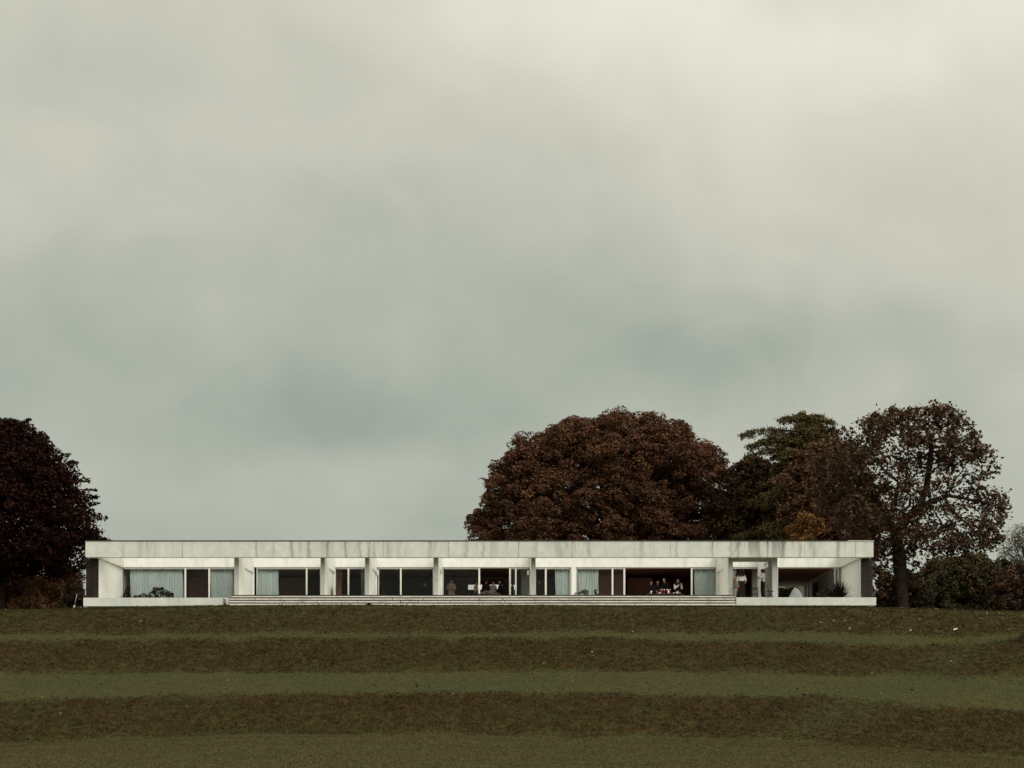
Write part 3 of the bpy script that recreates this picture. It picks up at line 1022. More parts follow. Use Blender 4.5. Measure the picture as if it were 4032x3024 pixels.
def crown_points(rows, Y, depth, n_clump, rad, r, shell=0.6, clip_back=0.75):
    """clump centres spread through a crown whose outline is given at distance Y; depth = its front-to-back ratio"""
    P = profile_fn(rows)
    z = (HY - P[:, 0]) * Y / F
    xl = (P[:, 1] - HX) * Y / F
    xr = (P[:, 2] - HX) * Y / F
    zs = np.linspace(z[0], z[-1], 200)
    wd = np.interp(zs, z, xr) - np.interp(zs, z, xl)
    cdf = np.cumsum(wd + 0.4)
    cdf /= cdf[-1]
    cz = np.interp(r.random(n_clump), cdf, zs)
    a, b = np.interp(cz, z, xl), np.interp(cz, z, xr)
    mid, half = (a + b) / 2, np.maximum((b - a) / 2 - rad * 0.75, 0.05)
    ang = r.uniform(0, 2 * np.pi, n_clump)
    q = np.sqrt(r.uniform(shell ** 2, 1, n_clump))
    top = np.clip((z[-1] - cz) / (rad * 1.3), 0, 1)
    cz = np.where(top < 1, cz - rad * 0.7 * (1 - top), cz)
    cx = mid + half * q * np.cos(ang)
    wmax = (xr - xl).max() / 2
    dhalf = np.minimum(half * depth + 0.3 * depth * wmax * 0.3, wmax * depth)
    cy = Y + dhalf * q * np.sin(ang)
    keep = (cy - Y) < clip_back * wmax * depth
    return np.stack([cx, cy, cz], 1)[keep], np.stack([mid, np.full_like(mid, Y), cz], 1)[keep]


def clump_leaves(centres, axis, rad, per, size, pal, r, flat=0.7, droop=0.0, up=0.55, cvar=0.3):
    n = len(centres)
    d = unit(r.normal(size=(n, per, 3)) + np.array([0, 0, up * 0.5]))
    q = r.uniform(0.5, 1.0, (n, per, 1)) ** 0.5
    rr = rad * r.uniform(0.65, 1.3, (n, 1, 1))
    off = d * q * rr * np.array([1, 1, flat])
    P = (centres[:, None, :] + off).reshape(-1, 3)
    N = unit(d.reshape(-1, 3) * 0.7 + np.array([0, 0, up]) + r.normal(size=(n * per, 3)) * 0.55)
    pal = np.array(pal)
    pc = pal[r.integers(0, len(pal), n)]
    C = np.repeat(pc, per, 0) * r.uniform(1 - cvar, 1 + cvar, (n * per, 1))
    alt = pal[r.integers(0, len(pal), n * per)]
    C = np.where(r.random((n * per, 1)) < 0.3, alt, C)
    S = size * r.uniform(0.6, 1.35, n * per)
    return P, N, S, np.clip(C, 0.001, 0.9)


def lobed(C, A, n_per, rad, lobe, r):
    """turn every centre into a rounded lobe covered with clumps"""
    d = unit(r.normal(size=(len(C), n_per, 3)) + np.array([0, 0, 0.55]) + 0.9 * unit(C - A)[:, None, :])
    rr = lobe * r.uniform(0.6, 1.25, (len(C), 1, 1))
    P = C[:, None, :] + d * rr * r.uniform(0.75, 1.0, (len(C), n_per, 1)) * np.array([1, 1, 0.75])
    return P.reshape(-1, 3)


def make_tree(name, label, cat, rows, Y, base_px, base_z, n_clump, rad, per, size, pal, seed, depth=0.9, trunk_r=0.4, shell=0.6,
              flat=0.7, leaf='leaf', group=None, limbs=26, cvar=0.3, up=0.55, aspect=0.62, clip_back=0.75, lobe=None, stray=0):
    r = np.random.default_rng(seed)
    base = Vector((wx(base_px, Y), Y, base_z))
    root = empty(name, base, label, cat, group)
    C, A = crown_points(rows, Y, depth, n_clump, rad if lobe is None else lobe[0] * 1.1, r, shell, clip_back)
    if lobe:
        C = lobed(C, A, lobe[1], rad, lobe[0], r)
        C = np.concatenate([C, crown_points(rows, Y, depth, int(n_clump * lobe[2]), rad, r, 0.3, clip_back)[0]])
    P, N, S, K = clump_leaves(C, A, rad, per, size, pal, r, flat, cvar=cvar, up=up)
    mb = MB()
    if stray:      # single sprays that stick out of the crown
        E, EA = crown_points(rows, Y, depth, stray, 0.25, r, 0.97, clip_back)
        for e, a in zip(E, EA):
            d = unit((e - a) + np.array([0, 0, 0.8]) + r.normal(0, 0.5, 3))
            ln = r.uniform(0.25, 0.75)
            tip = e + d * ln
            mb.tube([e - d * 0.8, e, tip], [0.03, 0.02, 0.007], 4, False)
            cs = np.array([e + d * ln * t for t in (0.1, 0.4, 0.7, 0.95)])
            p, n2, s2, k2 = clump_leaves(cs, None, 0.20, 9, size, pal, r, 0.8, cvar=cvar, up=up)
            P, N, S, K = np.concatenate([P, p]), np.concatenate([N, n2]), np.concatenate([S, s2]), np.concatenate([K, k2])
    V, Fi, k, CC = leaf_arrays(P, N, S, K, r, aspect=aspect)
    np_mesh('crown', V, Fi, k, M[leaf], root, CC, False, base)
    # trunk with limbs reaching into the crown
    ztop = C[:, 2].max()
    hgt = ztop - base_z
    sway = [(r.normal(0, 0.12), r.normal(0, 0.12)) for _ in range(5)]
    midx = float(np.median(C[:, 0]))
    tp = []
    for i, f in enumerate((0, 0.06, 0.2, 0.4, 0.62, 0.85)):
        s = sway[min(i, 4)]
        k2 = min(1.0, f / 0.5)
        tp.append((base.x + (midx - base.x) * k2 * 0.8 + s[0] * (i > 0), Y + s[1] * (i > 0), base_z - 0.15 + hgt * f))
    mb.tube(tp, [trunk_r * q for q in (1.35, 1.0, 0.85, 0.6, 0.35, 0.08)], 10)
    pick = r.choice(len(C), min(limbs, len(C)), replace=False)
    for i in pick:
        c = C[i]
        f = np.clip((c[2] - base_z) / hgt * 0.62, 0.12, 0.7)
        j = f * 5
        a = int(min(4, np.searchsorted([0, 0.06, 0.2, 0.4, 0.62, 0.85], f) - 1))
        fa = [0, 0.06, 0.2, 0.4, 0.62, 0.85]
        t = (f - fa[a]) / (fa[a + 1] - fa[a])
        s = Vector(tp[a]).lerp(Vector(tp[a + 1]), t)
        e = Vector(c)
        m1 = s.lerp(e, 0.45) + Vector((0, 0, 0.10 * (e - s).length)) + Vector(r.normal(0, 0.15, 3))
        mb.tube([s, m1, e], [trunk_r * 0.30, trunk_r * 0.18, 0.02], 6, False)
    mb.build('trunk', M['bark'], root)
    return root


def zb(px, Y=104.0):
    return float(ground_z(wx(px, Y), Y))


# --- big copper beech at the edge of the frame beside the house
rows = [(1650, 10, 80), (1672, -70, 128), (1710, -190, 182), (1760, -260, 228), (1810, -320, 275), (1860, -360, 325), (1905, -390, 335), (1960, -410, 368),
        (2010, -420, 365), (2045, -420, 400), (2090, -420, 380), (2125, -420, 420), (2180, -420, 370), (2215, -410, 345), (2245, -400, 310)]
make_tree('copper_beech', 'very dark copper beech with a dense near-black crown beside the dark tiled end wall', 'tree', rows, 106.0, 5, zb(5),
          1450, 0.62, 85, 0.22, [(0.0198, 0.0050, 0.0029), (0.0145, 0.0038, 0.0024), (0.0290, 0.0085, 0.0040), (0.0106, 0.0030, 0.0021)], 41, 0.8, 0.42, 0.35, 0.75, 'leaf_dull', limbs=40, stray=150)
# --- red-brown spreading tree behind the house
rows = [(1626, 2400, 2545), (1645, 2320, 2580), (1660, 2280, 2640), (1678, 2175, 2700), (1702, 2140, 2745), (1740, 2060, 2775), (1760, 2010, 2815), (1783, 1995, 2848), (1823, 1945, 2885),
        (1860, 1915, 2890), (1940, 1880, 2885), (2056, 1835, 2880), (2127, 1815, 2875), (2200, 1815, 2870), (2280, 1860, 2850)]
make_tree('maple_tree', 'broad domed red-brown autumn tree rising above the middle of the flat roof', 'tree', rows, 140.0, 2380, 7.3,
          300, 0.60, 100, 0.215, [(0.1220, 0.0533, 0.0301), (0.0993, 0.0427, 0.0236), (0.1361, 0.0640, 0.0341), (0.0880, 0.0427, 0.0236), (0.1106, 0.0587, 0.0289)], 42, 0.75, 0.9, 0.45, 0.62, 'leaf_dull', limbs=60, up=0.8, aspect=0.6, lobe=(1.5, 11, 6.0), stray=160)
# --- rusty tree between the conifer and the catalpa
rows = [(1725, 3230, 3330), (1760, 3170, 3370), (1800, 3110, 3410), (1900, 3050, 3450), (1980, 3040, 3470), (2060, 3060, 3480), (2140, 3080, 3480), (2220, 3100, 3470)]
make_tree('rusty_tree', 'dull maroon tree filling the gap between the conifer and the open branched tree', 'tree', rows, 119.5, 3290, 7.2,
          640, 0.55, 75, 0.24, [(0.1056, 0.0480, 0.0252), (0.0800, 0.0360, 0.0182), (0.1184, 0.0630, 0.0350)], 43, 0.55, 0.35, 0.5, 0.7, 'leaf', limbs=40, stray=60)
# --- small golden bush above the roof edge
rows = [(2015, 3140, 3160), (2035, 3135, 3190), (2055, 3140, 3262), (2080, 3122, 3268), (2120, 3104, 3262), (2190, 3105, 3240), (2290, 3120, 3230)]
make_tree('golden_shrub', 'tall golden-orange shrub just showing above the roof near its stained part', 'shrub', rows, 115.4, 3180, 7.1,
          46, 0.42, 80, 0.20, [(0.2580, 0.1273, 0.0392), (0.2131, 0.0996, 0.0326), (0.1683, 0.0831, 0.0261)], 44, 0.7, 0.10, 0.4, 1.0, 'leaf_dull', limbs=14, stray=40)
# --- dark tree low behind the conifer and the maple
rows = [(1795, 2935, 3010), (1835, 2870, 3060), (1900, 2830, 3120), (1980, 2800, 3140), (2060, 2790, 3150), (2140, 2780, 3150), (2220, 2800, 3140)]
make_tree('dark_evergreen', 'dark brown-green evergreen below the spreading conifer branches behind the roof', 'tree', rows, 134.0, 2970, 7.2,
          470, 0.85, 120, 0.28, [(0.0480, 0.0275, 0.0120), (0.0360, 0.0200, 0.0100), (0.0675, 0.0400, 0.0160)], 45, 0.7, 0.4, 0.5, 0.7, 'leaf_dull', limbs=22)

# --- understorey shrubs at both ends
SHRUBS = [
    ('shade_hedge', 'long near-black hedge in the shadow behind the copper beech trunk', [(2230, -60, 330), (2270, -80, 340), (2340, -80, 345), (2440, -80, 345)], 120.0, 420, 0.6, 90, 0.22,
     [(0.0288, 0.0088, 0.0054), (0.0432, 0.0143, 0.0081), (0.0612, 0.0220, 0.0117)], 50),
    # name, label, rows, Y, n, rad, per, size, palette
    ('autumn_shrub', 'russet autumn shrub in the shade under the copper beech', [(2282, 110, 200), (2300, 75, 255), (2340, 55, 290), (2380, 40, 305), (2440, 40, 300)], 109.5, 150, 0.42, 90, 0.17,
     [(0.3200, 0.1520, 0.0832), (0.2560, 0.1248, 0.0672), (0.1920, 0.1120, 0.0576), (0.3840, 0.2000, 0.1120)], 51),
    ('shade_shrub', 'dull olive shrub between the white marker post and the tiled end wall', [(2290, 270, 320), (2330, 240, 345), (2380, 235, 350), (2440, 235, 350)], 108.0, 60, 0.36, 80, 0.15,
     [(0.075, 0.052, 0.030), (0.10, 0.070, 0.04)], 52),
    ('brown_shrub', 'tall dark brown-green shrub to the far side of the catalpa trunk', [(2190, 3790, 3840), (2210, 3720, 3900), (2250, 3680, 3930), (2310, 3650, 3945), (2370, 3640, 3950), (2440, 3640, 3950)], 116.0, 260, 0.55, 110, 0.20,
     [(0.0516, 0.0460, 0.0192), (0.0413, 0.0359, 0.0149), (0.0640, 0.0563, 0.0256), (0.0774, 0.0460, 0.0234)], 53),
    ('olive_shrub', 'dark olive shrub directly behind the thick catalpa trunk', [(2240, 3480, 3560), (2280, 3450, 3640), (2330, 3440, 3680), (2385, 3440, 3690), (2440, 3440, 3690)], 113.0, 190, 0.48, 100, 0.18,
     [(0.0413, 0.0359, 0.0160), (0.0330, 0.0281, 0.0127), (0.0599, 0.0435, 0.0192)], 54),
    ('mixed_shrub', 'uneven dark thicket filling the gap behind the brown shrub and the catalpa', [(2185, 3840, 3870), (2205, 3690, 3900), (2225, 3640, 4000), (2260, 3560, 4060), (2330, 3450, 4080), (2440, 3440, 4090)], 121.0, 420, 0.5, 100, 0.19,
     [(0.0475, 0.0409, 0.0170), (0.0619, 0.0512, 0.0234), (0.0372, 0.0307, 0.0127), (0.0722, 0.0512, 0.0256)], 60),
    ('russet_bush', 'reddish bush crowding the frame edge beyond the brown shrub', [(2215, 3960, 4060), (2250, 3910, 4150), (2310, 3890, 4200), (2370, 3880, 4200), (2440, 3880, 4200)], 111.0, 200, 0.48, 100, 0.18,
     [(0.0960, 0.0450, 0.0291), (0.0660, 0.0403, 0.0224), (0.0540, 0.0355, 0.0202), (0.1200, 0.0651, 0.0381)], 55),
]
for nm, lb, rw, Y, n, rad, per, sz, pal, sd in SHRUBS:
    make_tree(nm, lb, 'shrub', rw, Y, (rw[-1][1] + rw[-1][2]) / 2, zb((rw[-1][1] + rw[-1][2]) / 2, Y), n // 9, rad * 0.75, per // 2 + 20, sz, pal, sd, 0.8, 0.09, 0.35, 0.9, 'leaf_dull', 'shrubs at the ends of the house', limbs=12, lobe=(rad * 1.7, 9, 7.0))

# thin grey-green tree at the frame edge
rows = [(2055, 4015, 4060), (2090, 3965, 4110), (2130, 3935, 4150), (2170, 3925, 4180), (2215, 3930, 4190), (2260, 3950, 4190)]
make_tree('grey_green_tree', 'thin feathery grey-green tree behind the reddish bush at the frame edge', 'tree', rows, 119.0, 4060, zb(4060, 119), 120, 0.5, 90, 0.14,
          [(0.088, 0.074, 0.050), (0.070, 0.060, 0.039), (0.104, 0.082, 0.056)], 57, 0.8, 0.16, 0.3, 0.9, 'leaf_dull', limbs=50, aspect=0.35)
# bush at the lower frame edge on the hillside
zc = float(ground_z(wx(4075, 84.0), 84.0))
rows = [(2470, 4050, 4100), (2500, 4020, 4140), (2560, 4008, 4160), (2620, 4012, 4160)]
make_tree('slope_bush', 'small grey-brown bush on the grass bank, cut off by the frame edge', 'shrub', rows, 84.0, 4080, zc, 60, 0.28, 80, 0.12,
          [(0.060, 0.045, 0.030), (0.045, 0.036, 0.022)], 58, 0.8, 0.06, 0.3, 0.9, 'leaf_dull', limbs=14)


# --- conifer with long drooping tiers
def conifer():
    r = np.random.default_rng(61)
    Y = 129.0
    base = Vector((wx(3172, Y), Y, 7.2))
    root = empty('larch_tree', base, 'olive-brown conifer with long level branches in tiers behind the roof', 'tree')
    ztop = wz(1618, Y)
    mb = MB()
    mb.tube([base + Vector((0, 0, -0.2)), (base.x + 0.1, Y, 12), (base.x - 0.05, Y, 18), (base.x, Y, ztop)], [0.5, 0.4, 0.22, 0.04], 10)
    P, D = [], []
    z = 10.0
    while z < ztop - 0.1:
        f = (ztop - z) / (ztop - 10.0)
        nb = 6 if f > 0.12 else 4
        for k in range(nb):
            ang = r.uniform(0, 2 * np.pi)
            L = (0.25 + 6.6 * f ** 0.72) * r.uniform(0.65, 1.15)
            br(mb, P, D, r, base, Y, z + r.uniform(-0.25, 0.25), ang, L, f)
        z += 0.34 + 0.24 * f
    # the long branches that stand out against the sky
    for zy, ang, L in ((1708, math.pi * 1.02, 5.2), (1760, math.pi * 0.97, 4.6), (1690, 0.05, 2.6), (1668, -0.25, 2.3), (1790, math.pi * 1.04, 5.0), (1700, 0.2, 2.4),
                       (1740, math.pi * 1.08, 4.2), (1655, math.pi * 1.1, 2.4), (1640, 0.3, 1.6)):
        br(mb, P, D, r, base, Y, wz(zy, Y), ang, L, 0.5)
    mb.build('trunk', M['bark'], root)
    P = np.array(P)
    per = 9
    n = len(P)
    off = r.normal(size=(n, per, 3)) * np.array([0.13, 0.13, 0.10]) - np.array([0, 0, 0.10])
    Q = (P[:, None, :] + off).reshape(-1, 3)
    N = unit(r.normal(size=(n * per, 3)) + np.array([0, -0.2, 0.7]))
    pal = np.array([(0.112, 0.088, 0.034), (0.088, 0.066, 0.026), (0.130, 0.102, 0.040), (0.070, 0.050, 0.020)])
    C = np.repeat(pal[r.integers(0, 4, n)], per, 0) * r.uniform(0.7, 1.3, (n * per, 1))
    V, Fi, k, CC = leaf_arrays(Q, N, 0.20 * r.uniform(0.6, 1.3, n * per), C, r, aspect=0.5)
    np_mesh('crown', V, Fi, k, M['leaf_dull'], root, CC, False, base)


def br(mb, P, D, r, base, Y, z, ang, L, f):
    d = Vector((math.cos(ang), math.sin(ang), 0))
    pts = []
    droop = r.uniform(0.02, 0.10)
    for i in range(7):
        t = i / 6
        pts.append(Vector((base.x, Y, z)) + d * L * t + Vector((0, 0, 0.10 * L * math.sin(t * 2.4) - droop * L * t * t * 1.6)) + Vector(r.normal(0, 0.05, 3)) * (t > 0))
    mb.tube(pts, [0.10 * (1 - 0.12 * i) * (0.4 + f) for i in range(7)], 5, False)
    m = int(10 + L * 30)
    for _ in range(m):
        t = r.uniform(0.18, 1.0)
        i = min(5, int(t * 6))
        p = pts[i].lerp(pts[i + 1], t * 6 - i)
        side = Vector((-d.y, d.x, 0)) * r.normal(0, 0.10 + 0.30 * (1.05 - t) * min(1, L / 3))
        hang = -abs(r.normal(0, 0.36)) * (0.5 + 0.6 * (1 - t))
        P.append(tuple(p + side + Vector((0, 0, hang + 0.12))))
        D.append(tuple(d))


conifer()


# --- open branched tree (catalpa) beside the house: grown towards points in its crown
def catalpa():
    r = np.random.default_rng(71)
    Y = 106.0
    base = Vector((wx(3553, Y), Y, zb(3553, Y)))
    root = empty('catalpa_tree', base, 'open crowned tree with thick leaning trunk, big brown leaves and hanging pods beside the house', 'tree')
    rows = [(1592, 3655, 3725), (1608, 3590, 3758), (1630, 3420, 3782), (1650, 3375, 3800), (1690, 3290, 3838), (1740, 3210, 3880), (1800, 3170, 3915), (1870, 3170, 3940),
            (1930, 3180, 3960), (2000, 3200, 3965), (2060, 3240, 3962), (2110, 3300, 3950), (2150, 3420, 3930), (2175, 3640, 3880)]
    Pf = profile_fn(rows)
    z = (HY - Pf[:, 0]) * Y / F
    xl, xr = (Pf[:, 1] - HX) * Y / F, (Pf[:, 2] - HX) * Y / F
    na = 7000
    az = r.uniform(z[0], z[-1], na * 3)
    ax = r.uniform(xl.min(), xr.max(), na * 3)
    a, b = np.interp(az, z, xl), np.interp(az, z, xr)
    mid, half = (a + b) / 2, (b - a) / 2
    ay = r.uniform(-1, 1, na * 3) * 3.5
    u = (ax - mid) / np.maximum(half, 0.1)
    v = ay / (np.minimum(half, 3.5) + 0.2)
    q = u * u + v * v
    keep = (q < 1) & (r.random(na * 3) < 0.25 + 0.75 * q)
    A = np.stack([ax, ay + Y, az], 1)[keep][:na]
    for _ in range(130):     # gaps between the sprays
        g0 = A[r.integers(0, len(A))]
        A = A[np.linalg.norm((A - g0) * np.array([1, 0.5, 1.4]), axis=1) > r.uniform(0.4, 0.95)]
    # main limbs, as seen in the photo
    def W(px, py, dy=0.0):
        p = at(px, py, Y + dy)
        return np.array(p)
    limbs = [
        [np.array(base) - [0, 0, 0.2], W(3549, 2330), W(3545, 2250), W(3540, 2180), W(3532, 2130), W(3545, 2080), W(3575, 2040), W(3620, 1995), W(3680, 1970), W(3740, 1950)],
        [W(3540, 2180), W(3515, 2100, 0.4), W(3512, 2030, 0.6), W(3530, 1950, 0.8), W(3538, 1900, 0.6)],
        [W(3545, 2080), W(3560, 2010, -0.5), W(3582, 1990, -0.7), W(3585, 1950, -0.8), W(3560, 1930, -0.9)],
        [W(3620, 1995), W(3648, 1920, 0.5), W(3660, 1830, 0.7), W(3668, 1760, 0.6), W(3650, 1690, 0.4)],
        [W(3532, 2130), W(3490, 2010, -0.6), W(3440, 1960, -1.0), W(3380, 1900, -1.4)],
    ]
    nodes, parent = [], []
    step = 0.34
    for li, L in enumerate(limbs):
        prev = None
        if li > 0:
            d0 = [np.sum((np.array(n_) - L[0]) ** 2) for n_ in nodes]
            prev = int(np.argmin(d0))
        for i in range(len(L)):
            if i == 0:
                if li == 0:
                    nodes.append(L[0]); parent.append(-1); prev = 0
                continue
            p0 = np.array(nodes[prev])
            seg = L[i] - p0
            m = max(1, int(np.linalg.norm(seg) / step))
            for j in range(1, m + 1):
                nodes.append(p0 + seg * j / m)
                parent.append(prev)
                prev = len(nodes) - 1
    nodes = [np.array(n_) for n_ in nodes]
    NN = np.array(nodes)
    best_d = np.full(len(A), 1e9)
    best_i = np.zeros(len(A), int)
    start = np.where(NN[:, 2] > wz(2190, Y))[0]
    for i in start:
        d = np.linalg.norm(A - NN[i], axis=1)
        k = d < best_d
        best_d[k], best_i[k] = d[k], i
    alive = np.ones(len(A), bool)
    for it in range(90):
        act = alive & (best_d < 9.0)
        if not act.any():
            break
        dirs = unit(A[act] - np.array(nodes)[best_i[act]])
        src = best_i[act]
        uniq = np.unique(src)
        new = []
        acc = np.zeros((len(nodes), 3))
        np.add.at(acc, src, dirs)
        for i in uniq:
            v = acc[i]
            ln = np.linalg.norm(v)
            if ln < 1e-3:
                continue
            p = nodes[i] + v / ln * step + r.normal(0, 0.05, 3)
            nodes.append(p)
            parent.append(int(i))
            new.append(len(nodes) - 1)
        for i in new:
            d = np.linalg.norm(A - nodes[i], axis=1)
            k = d < best_d
            best_d[k], best_i[k] = d[k], i
        alive &= best_d > 0.42
        if len(nodes) > 14000:
            break
    NN = np.array(nodes)
    kids = [[] for _ in nodes]
    for i, p in enumerate(parent):
        if p >= 0:
            kids[p].append(i)
    rad = np.zeros(len(nodes))
    for i in range(len(nodes) - 1, -1, -1):
        rad[i] = 0.011 if not kids[i] else (sum(rad[k] ** 2.35 for k in kids[i])) ** (1 / 2.35)
    sc_ = 0.43 / rad[0]
    rad = np.maximum(rad * sc_, 0.009)
    rad = 0.009 + (rad.max() - 0.009) * ((rad - 0.009) / (rad.max() - 0.009)) ** 1.22
    trunk_z = wz(2200, Y)
    mb = MB()
    done = np.zeros(len(nodes), bool)
    for i in range(len(nodes)):
        p = parent[i]
        if p >= 0 and done[i]:
            continue
        # follow the thickest child to make a chain
        chain = [p, i] if p >= 0 else [i]
        done[i] = True
        j = i
        while kids[j]:
            j = max(kids[j], key=lambda q_: rad[q_])
            chain.append(j)
            done[j] = True
        if len(chain) < 2:
            continue
        rs = [min(rad[c], rad[chain[1]] * 1.05) for c in chain]
        if p < 0:
            rs[0] = rs[1] = rad[0] * 1.25
        mb.tube([NN[c] for c in chain], rs, 10 if rs[1] > 0.15 else (6 if rs[1] > 0.04 else 4), False)
    mb.build('trunk', M['bark'], root)
    tips = np.array([i for i in range(len(nodes)) if rad[i] < 0.028])
    per = 9
    many = smooth_noise(NN[tips][:, 0] + NN[tips][:, 1] * 0.7, NN[tips][:, 2], 1.1, 5, 2) + r.normal(0, 0.10, len(tips))
    cnt = np.clip(9 + many * 44, 1, 26).astype(int)
    T = np.repeat(NN[tips], cnt, 0)
    n = len(T)
    T = T + r.normal(0, 0.19, (n, 3)) - np.array([0, 0, 0.10])
    N = unit(r.normal(size=(n, 3)) * 0.7 + np.array([0, -0.25, 0.8]))
    pal = np.array([(0.085, 0.042, 0.023), (0.064, 0.031, 0.016), (0.105, 0.062, 0.038), (0.052, 0.028, 0.014), (0.085, 0.056, 0.028)])
    C = pal[r.integers(0, len(pal), n)] * r.uniform(0.7, 1.3, (n, 1))
    V, Fi, k, CC = leaf_arrays(T, N, 0.205 * r.uniform(0.6, 1.35, n), C, r, 'heart', 0.85)
    np_mesh('crown', V, Fi, k, M['leaf'], root, CC, False, base)
    # low sprays of leaves around the trunk
    # hanging pods
    pods = MB()
    pick = r.choice(tips, 420, replace=False)
    edge = sorted(pick, key=lambda i: -NN[i][0])[:210] + list(pick[:120])
    for i in edge:
        p = Vector(NN[i]) + Vector(r.normal(0, 0.12, 3))
        L = r.uniform(0.25, 0.55)
        pods.tube([p, p + Vector((r.normal(0, 0.03), 0, -L * 0.5)), p + Vector((r.normal(0, 0.06), 0, -L))], [0.008, 0.010, 0.004], 4, False)
    po = pods.build('seed_pods', M['twig'], root)
    po['kind'] = 'stuff'
    # suckers and leafy shoots round the lower trunk
    low = []
    for px, py, s, n_ in ((3610, 2110, 0.9, 60), (3640, 2150, 1.0, 70), (3580, 2190, 0.9, 60), (3700, 2140, 0.7, 30), (3470, 2170, 1.0, 80), (3450, 2250, 0.9, 80), (3480, 2310, 0.9, 80),
                          (3620, 2230, 0.9, 70), (3600, 2290, 0.8, 60), (3660, 2110, 0.8, 40), (3500, 2220, 0.8, 60), (3740, 2125, 0.6, 22)):
        c = W(px, py, -0.2)
        low.append(c + r.normal(size=(n_, 3)) * s * np.array([0.55, 0.6, 0.42]))
    T = np.concatenate(low)
    n = len(T)
    N = unit(r.normal(size=(n, 3)) * 0.7 + np.array([0, -0.25, 0.8]))
    C = pal[r.integers(0, len(pal), n)] * r.uniform(0.7, 1.3, (n, 1))
    V, Fi, k, CC = leaf_arrays(T, N, 0.24 * r.uniform(0.6, 1.3, n), C, r, 'heart', 0.85)
    lo = np_mesh('low_shoots', V, Fi, k, M['leaf'], root, CC, False, base)
    lo['kind'] = 'stuff'
    tw = MB()
    for px, py, px2, py2 in ((3540, 2190, 3640, 2135), (3548, 2220, 3620, 2170), (3540, 2210, 3470, 2160), (3545, 2260, 3460, 2230), (3550, 2290, 3620, 2225), (3640, 2135, 3750, 2122)):
        a_, b_ = Vector(W(px, py)), Vector(W(px2, py2, -0.2))
        tw.tube([a_, a_.lerp(b_, 0.5) + Vector((0, 0, 0.12)), b_], [0.05, 0.03, 0.012], 5, False)
    tw.build('low_branch', M['bark'], root)


catalpa()

# hedge in the rear garden, seen through the passage
make_tree('garden_hedge', 'dark clipped hedge in the rear garden seen through the bright passage', 'hedge', [(2314, 3050, 3150), (2322, 3040, 3156), (2352, 3035, 3158), (2400, 3035, 3158)], 120.0, 3095, 7.0,
          130, 0.32, 90, 0.14, [(0.040, 0.030, 0.016), (0.028, 0.021, 0.012)], 59, 0.5, 0.06, 0.2, 0.9, 'leaf_dull', limbs=12)
# ------------------------------------------------------------------ fixtures on the house
for px, py in ((1488, 2256), (2079, 2256)):
    p = at(px, py, YW - 0.05)
    MB().box(p.x - 0.05, p.x + 0.05, YW - 0.14, YW + 0.06, p.z - 0.14, p.z + 0.14).build('wall_lamp', M['mullion'], house)


def ground_hit(px, py):
    Ys = np.arange(42, 99, 0.05)
    gz = ground_z((px - HX) * Ys / F, Ys)
    d = gz - (HY - py) * Ys / F
    k = np.where(d > 0)[0]
    i = k[0] if len(k) else len(Ys) - 1
    return Vector(((px - HX) * Ys[i] / F, Ys[i], float(gz[i])))


# ------------------------------------------------------------------ people
def capsule(V, Fc, a, ra, b, rb, seg=12, sy=1.0):
    a, b = Vector(a), Vector(b)
    d = b - a
    L = max(d.length, 1e-4)
    t = d / L
    up = Vector((0, 1, 0)) if abs(t.y) < 0.9 else Vector((1, 0, 0))
    u = t.cross(up).normalized()
    w = t.cross(u)
    prof = [(-1, 0.05), (-0.87, 0.5), (-0.5, 0.87), (0, 1)]
    rings = [(a + t * (ra * h), ra * r) for h, r in prof] + [(b + t * (-rb * h), rb * r) for h, r in reversed(prof)]
    n0 = len(V)
    for c, r in rings:
        for k in range(seg):
            g = 2 * math.pi * k / seg
            q = u * math.cos(g) * r + w * math.sin(g) * r
            q.y *= sy
            V.append(tuple(c + q))
    m = len(rings)
    for i in range(m - 1):
        for k in range(seg):
            j = (k + 1) % seg
            Fc.append((n0 + i * seg + k, n0 + i * seg + j, n0 + (i + 1) * seg + j, n0 + (i + 1) * seg + k))
    Fc.append(tuple(n0 + k for k in reversed(range(seg))))
    Fc.append(tuple(n0 + (m - 1) * seg + k for k in range(seg)))


def fused(name, parts, voxel, material, parent, smooth_n=3):
    """one continuous surface from overlapping tapered limbs"""
    V, Fc = [], []
    for a, ra, b, rb, *rest in parts:
        capsule(V, Fc, a, ra, b, rb, 12, rest[0] if rest else 1.0)
    me = bpy.data.meshes.new(name)
    me.from_pydata(V, [], Fc)
    tmp = bpy.data.objects.new(name, me)
    col.objects.link(tmp)
    md = tmp.modifiers.new('fuse', 'REMESH')
    md.mode = 'VOXEL'
    md.voxel_size = voxel
    md.use_smooth_shade = True
    sm = tmp.modifiers.new('soft', 'SMOOTH')
    sm.iterations = smooth_n
    sm.factor = 0.5
    dg = bpy.context.evaluated_depsgraph_get()
    new = bpy.data.meshes.new_from_object(tmp.evaluated_get(dg), depsgraph=dg)
    bpy.data.objects.remove(tmp)
    bpy.data.meshes.remove(me)
    new.name = name
    new.materials.clear()
    new.materials.append(material)
    o = bpy.data.objects.new(name, new)
    return link(o, parent)


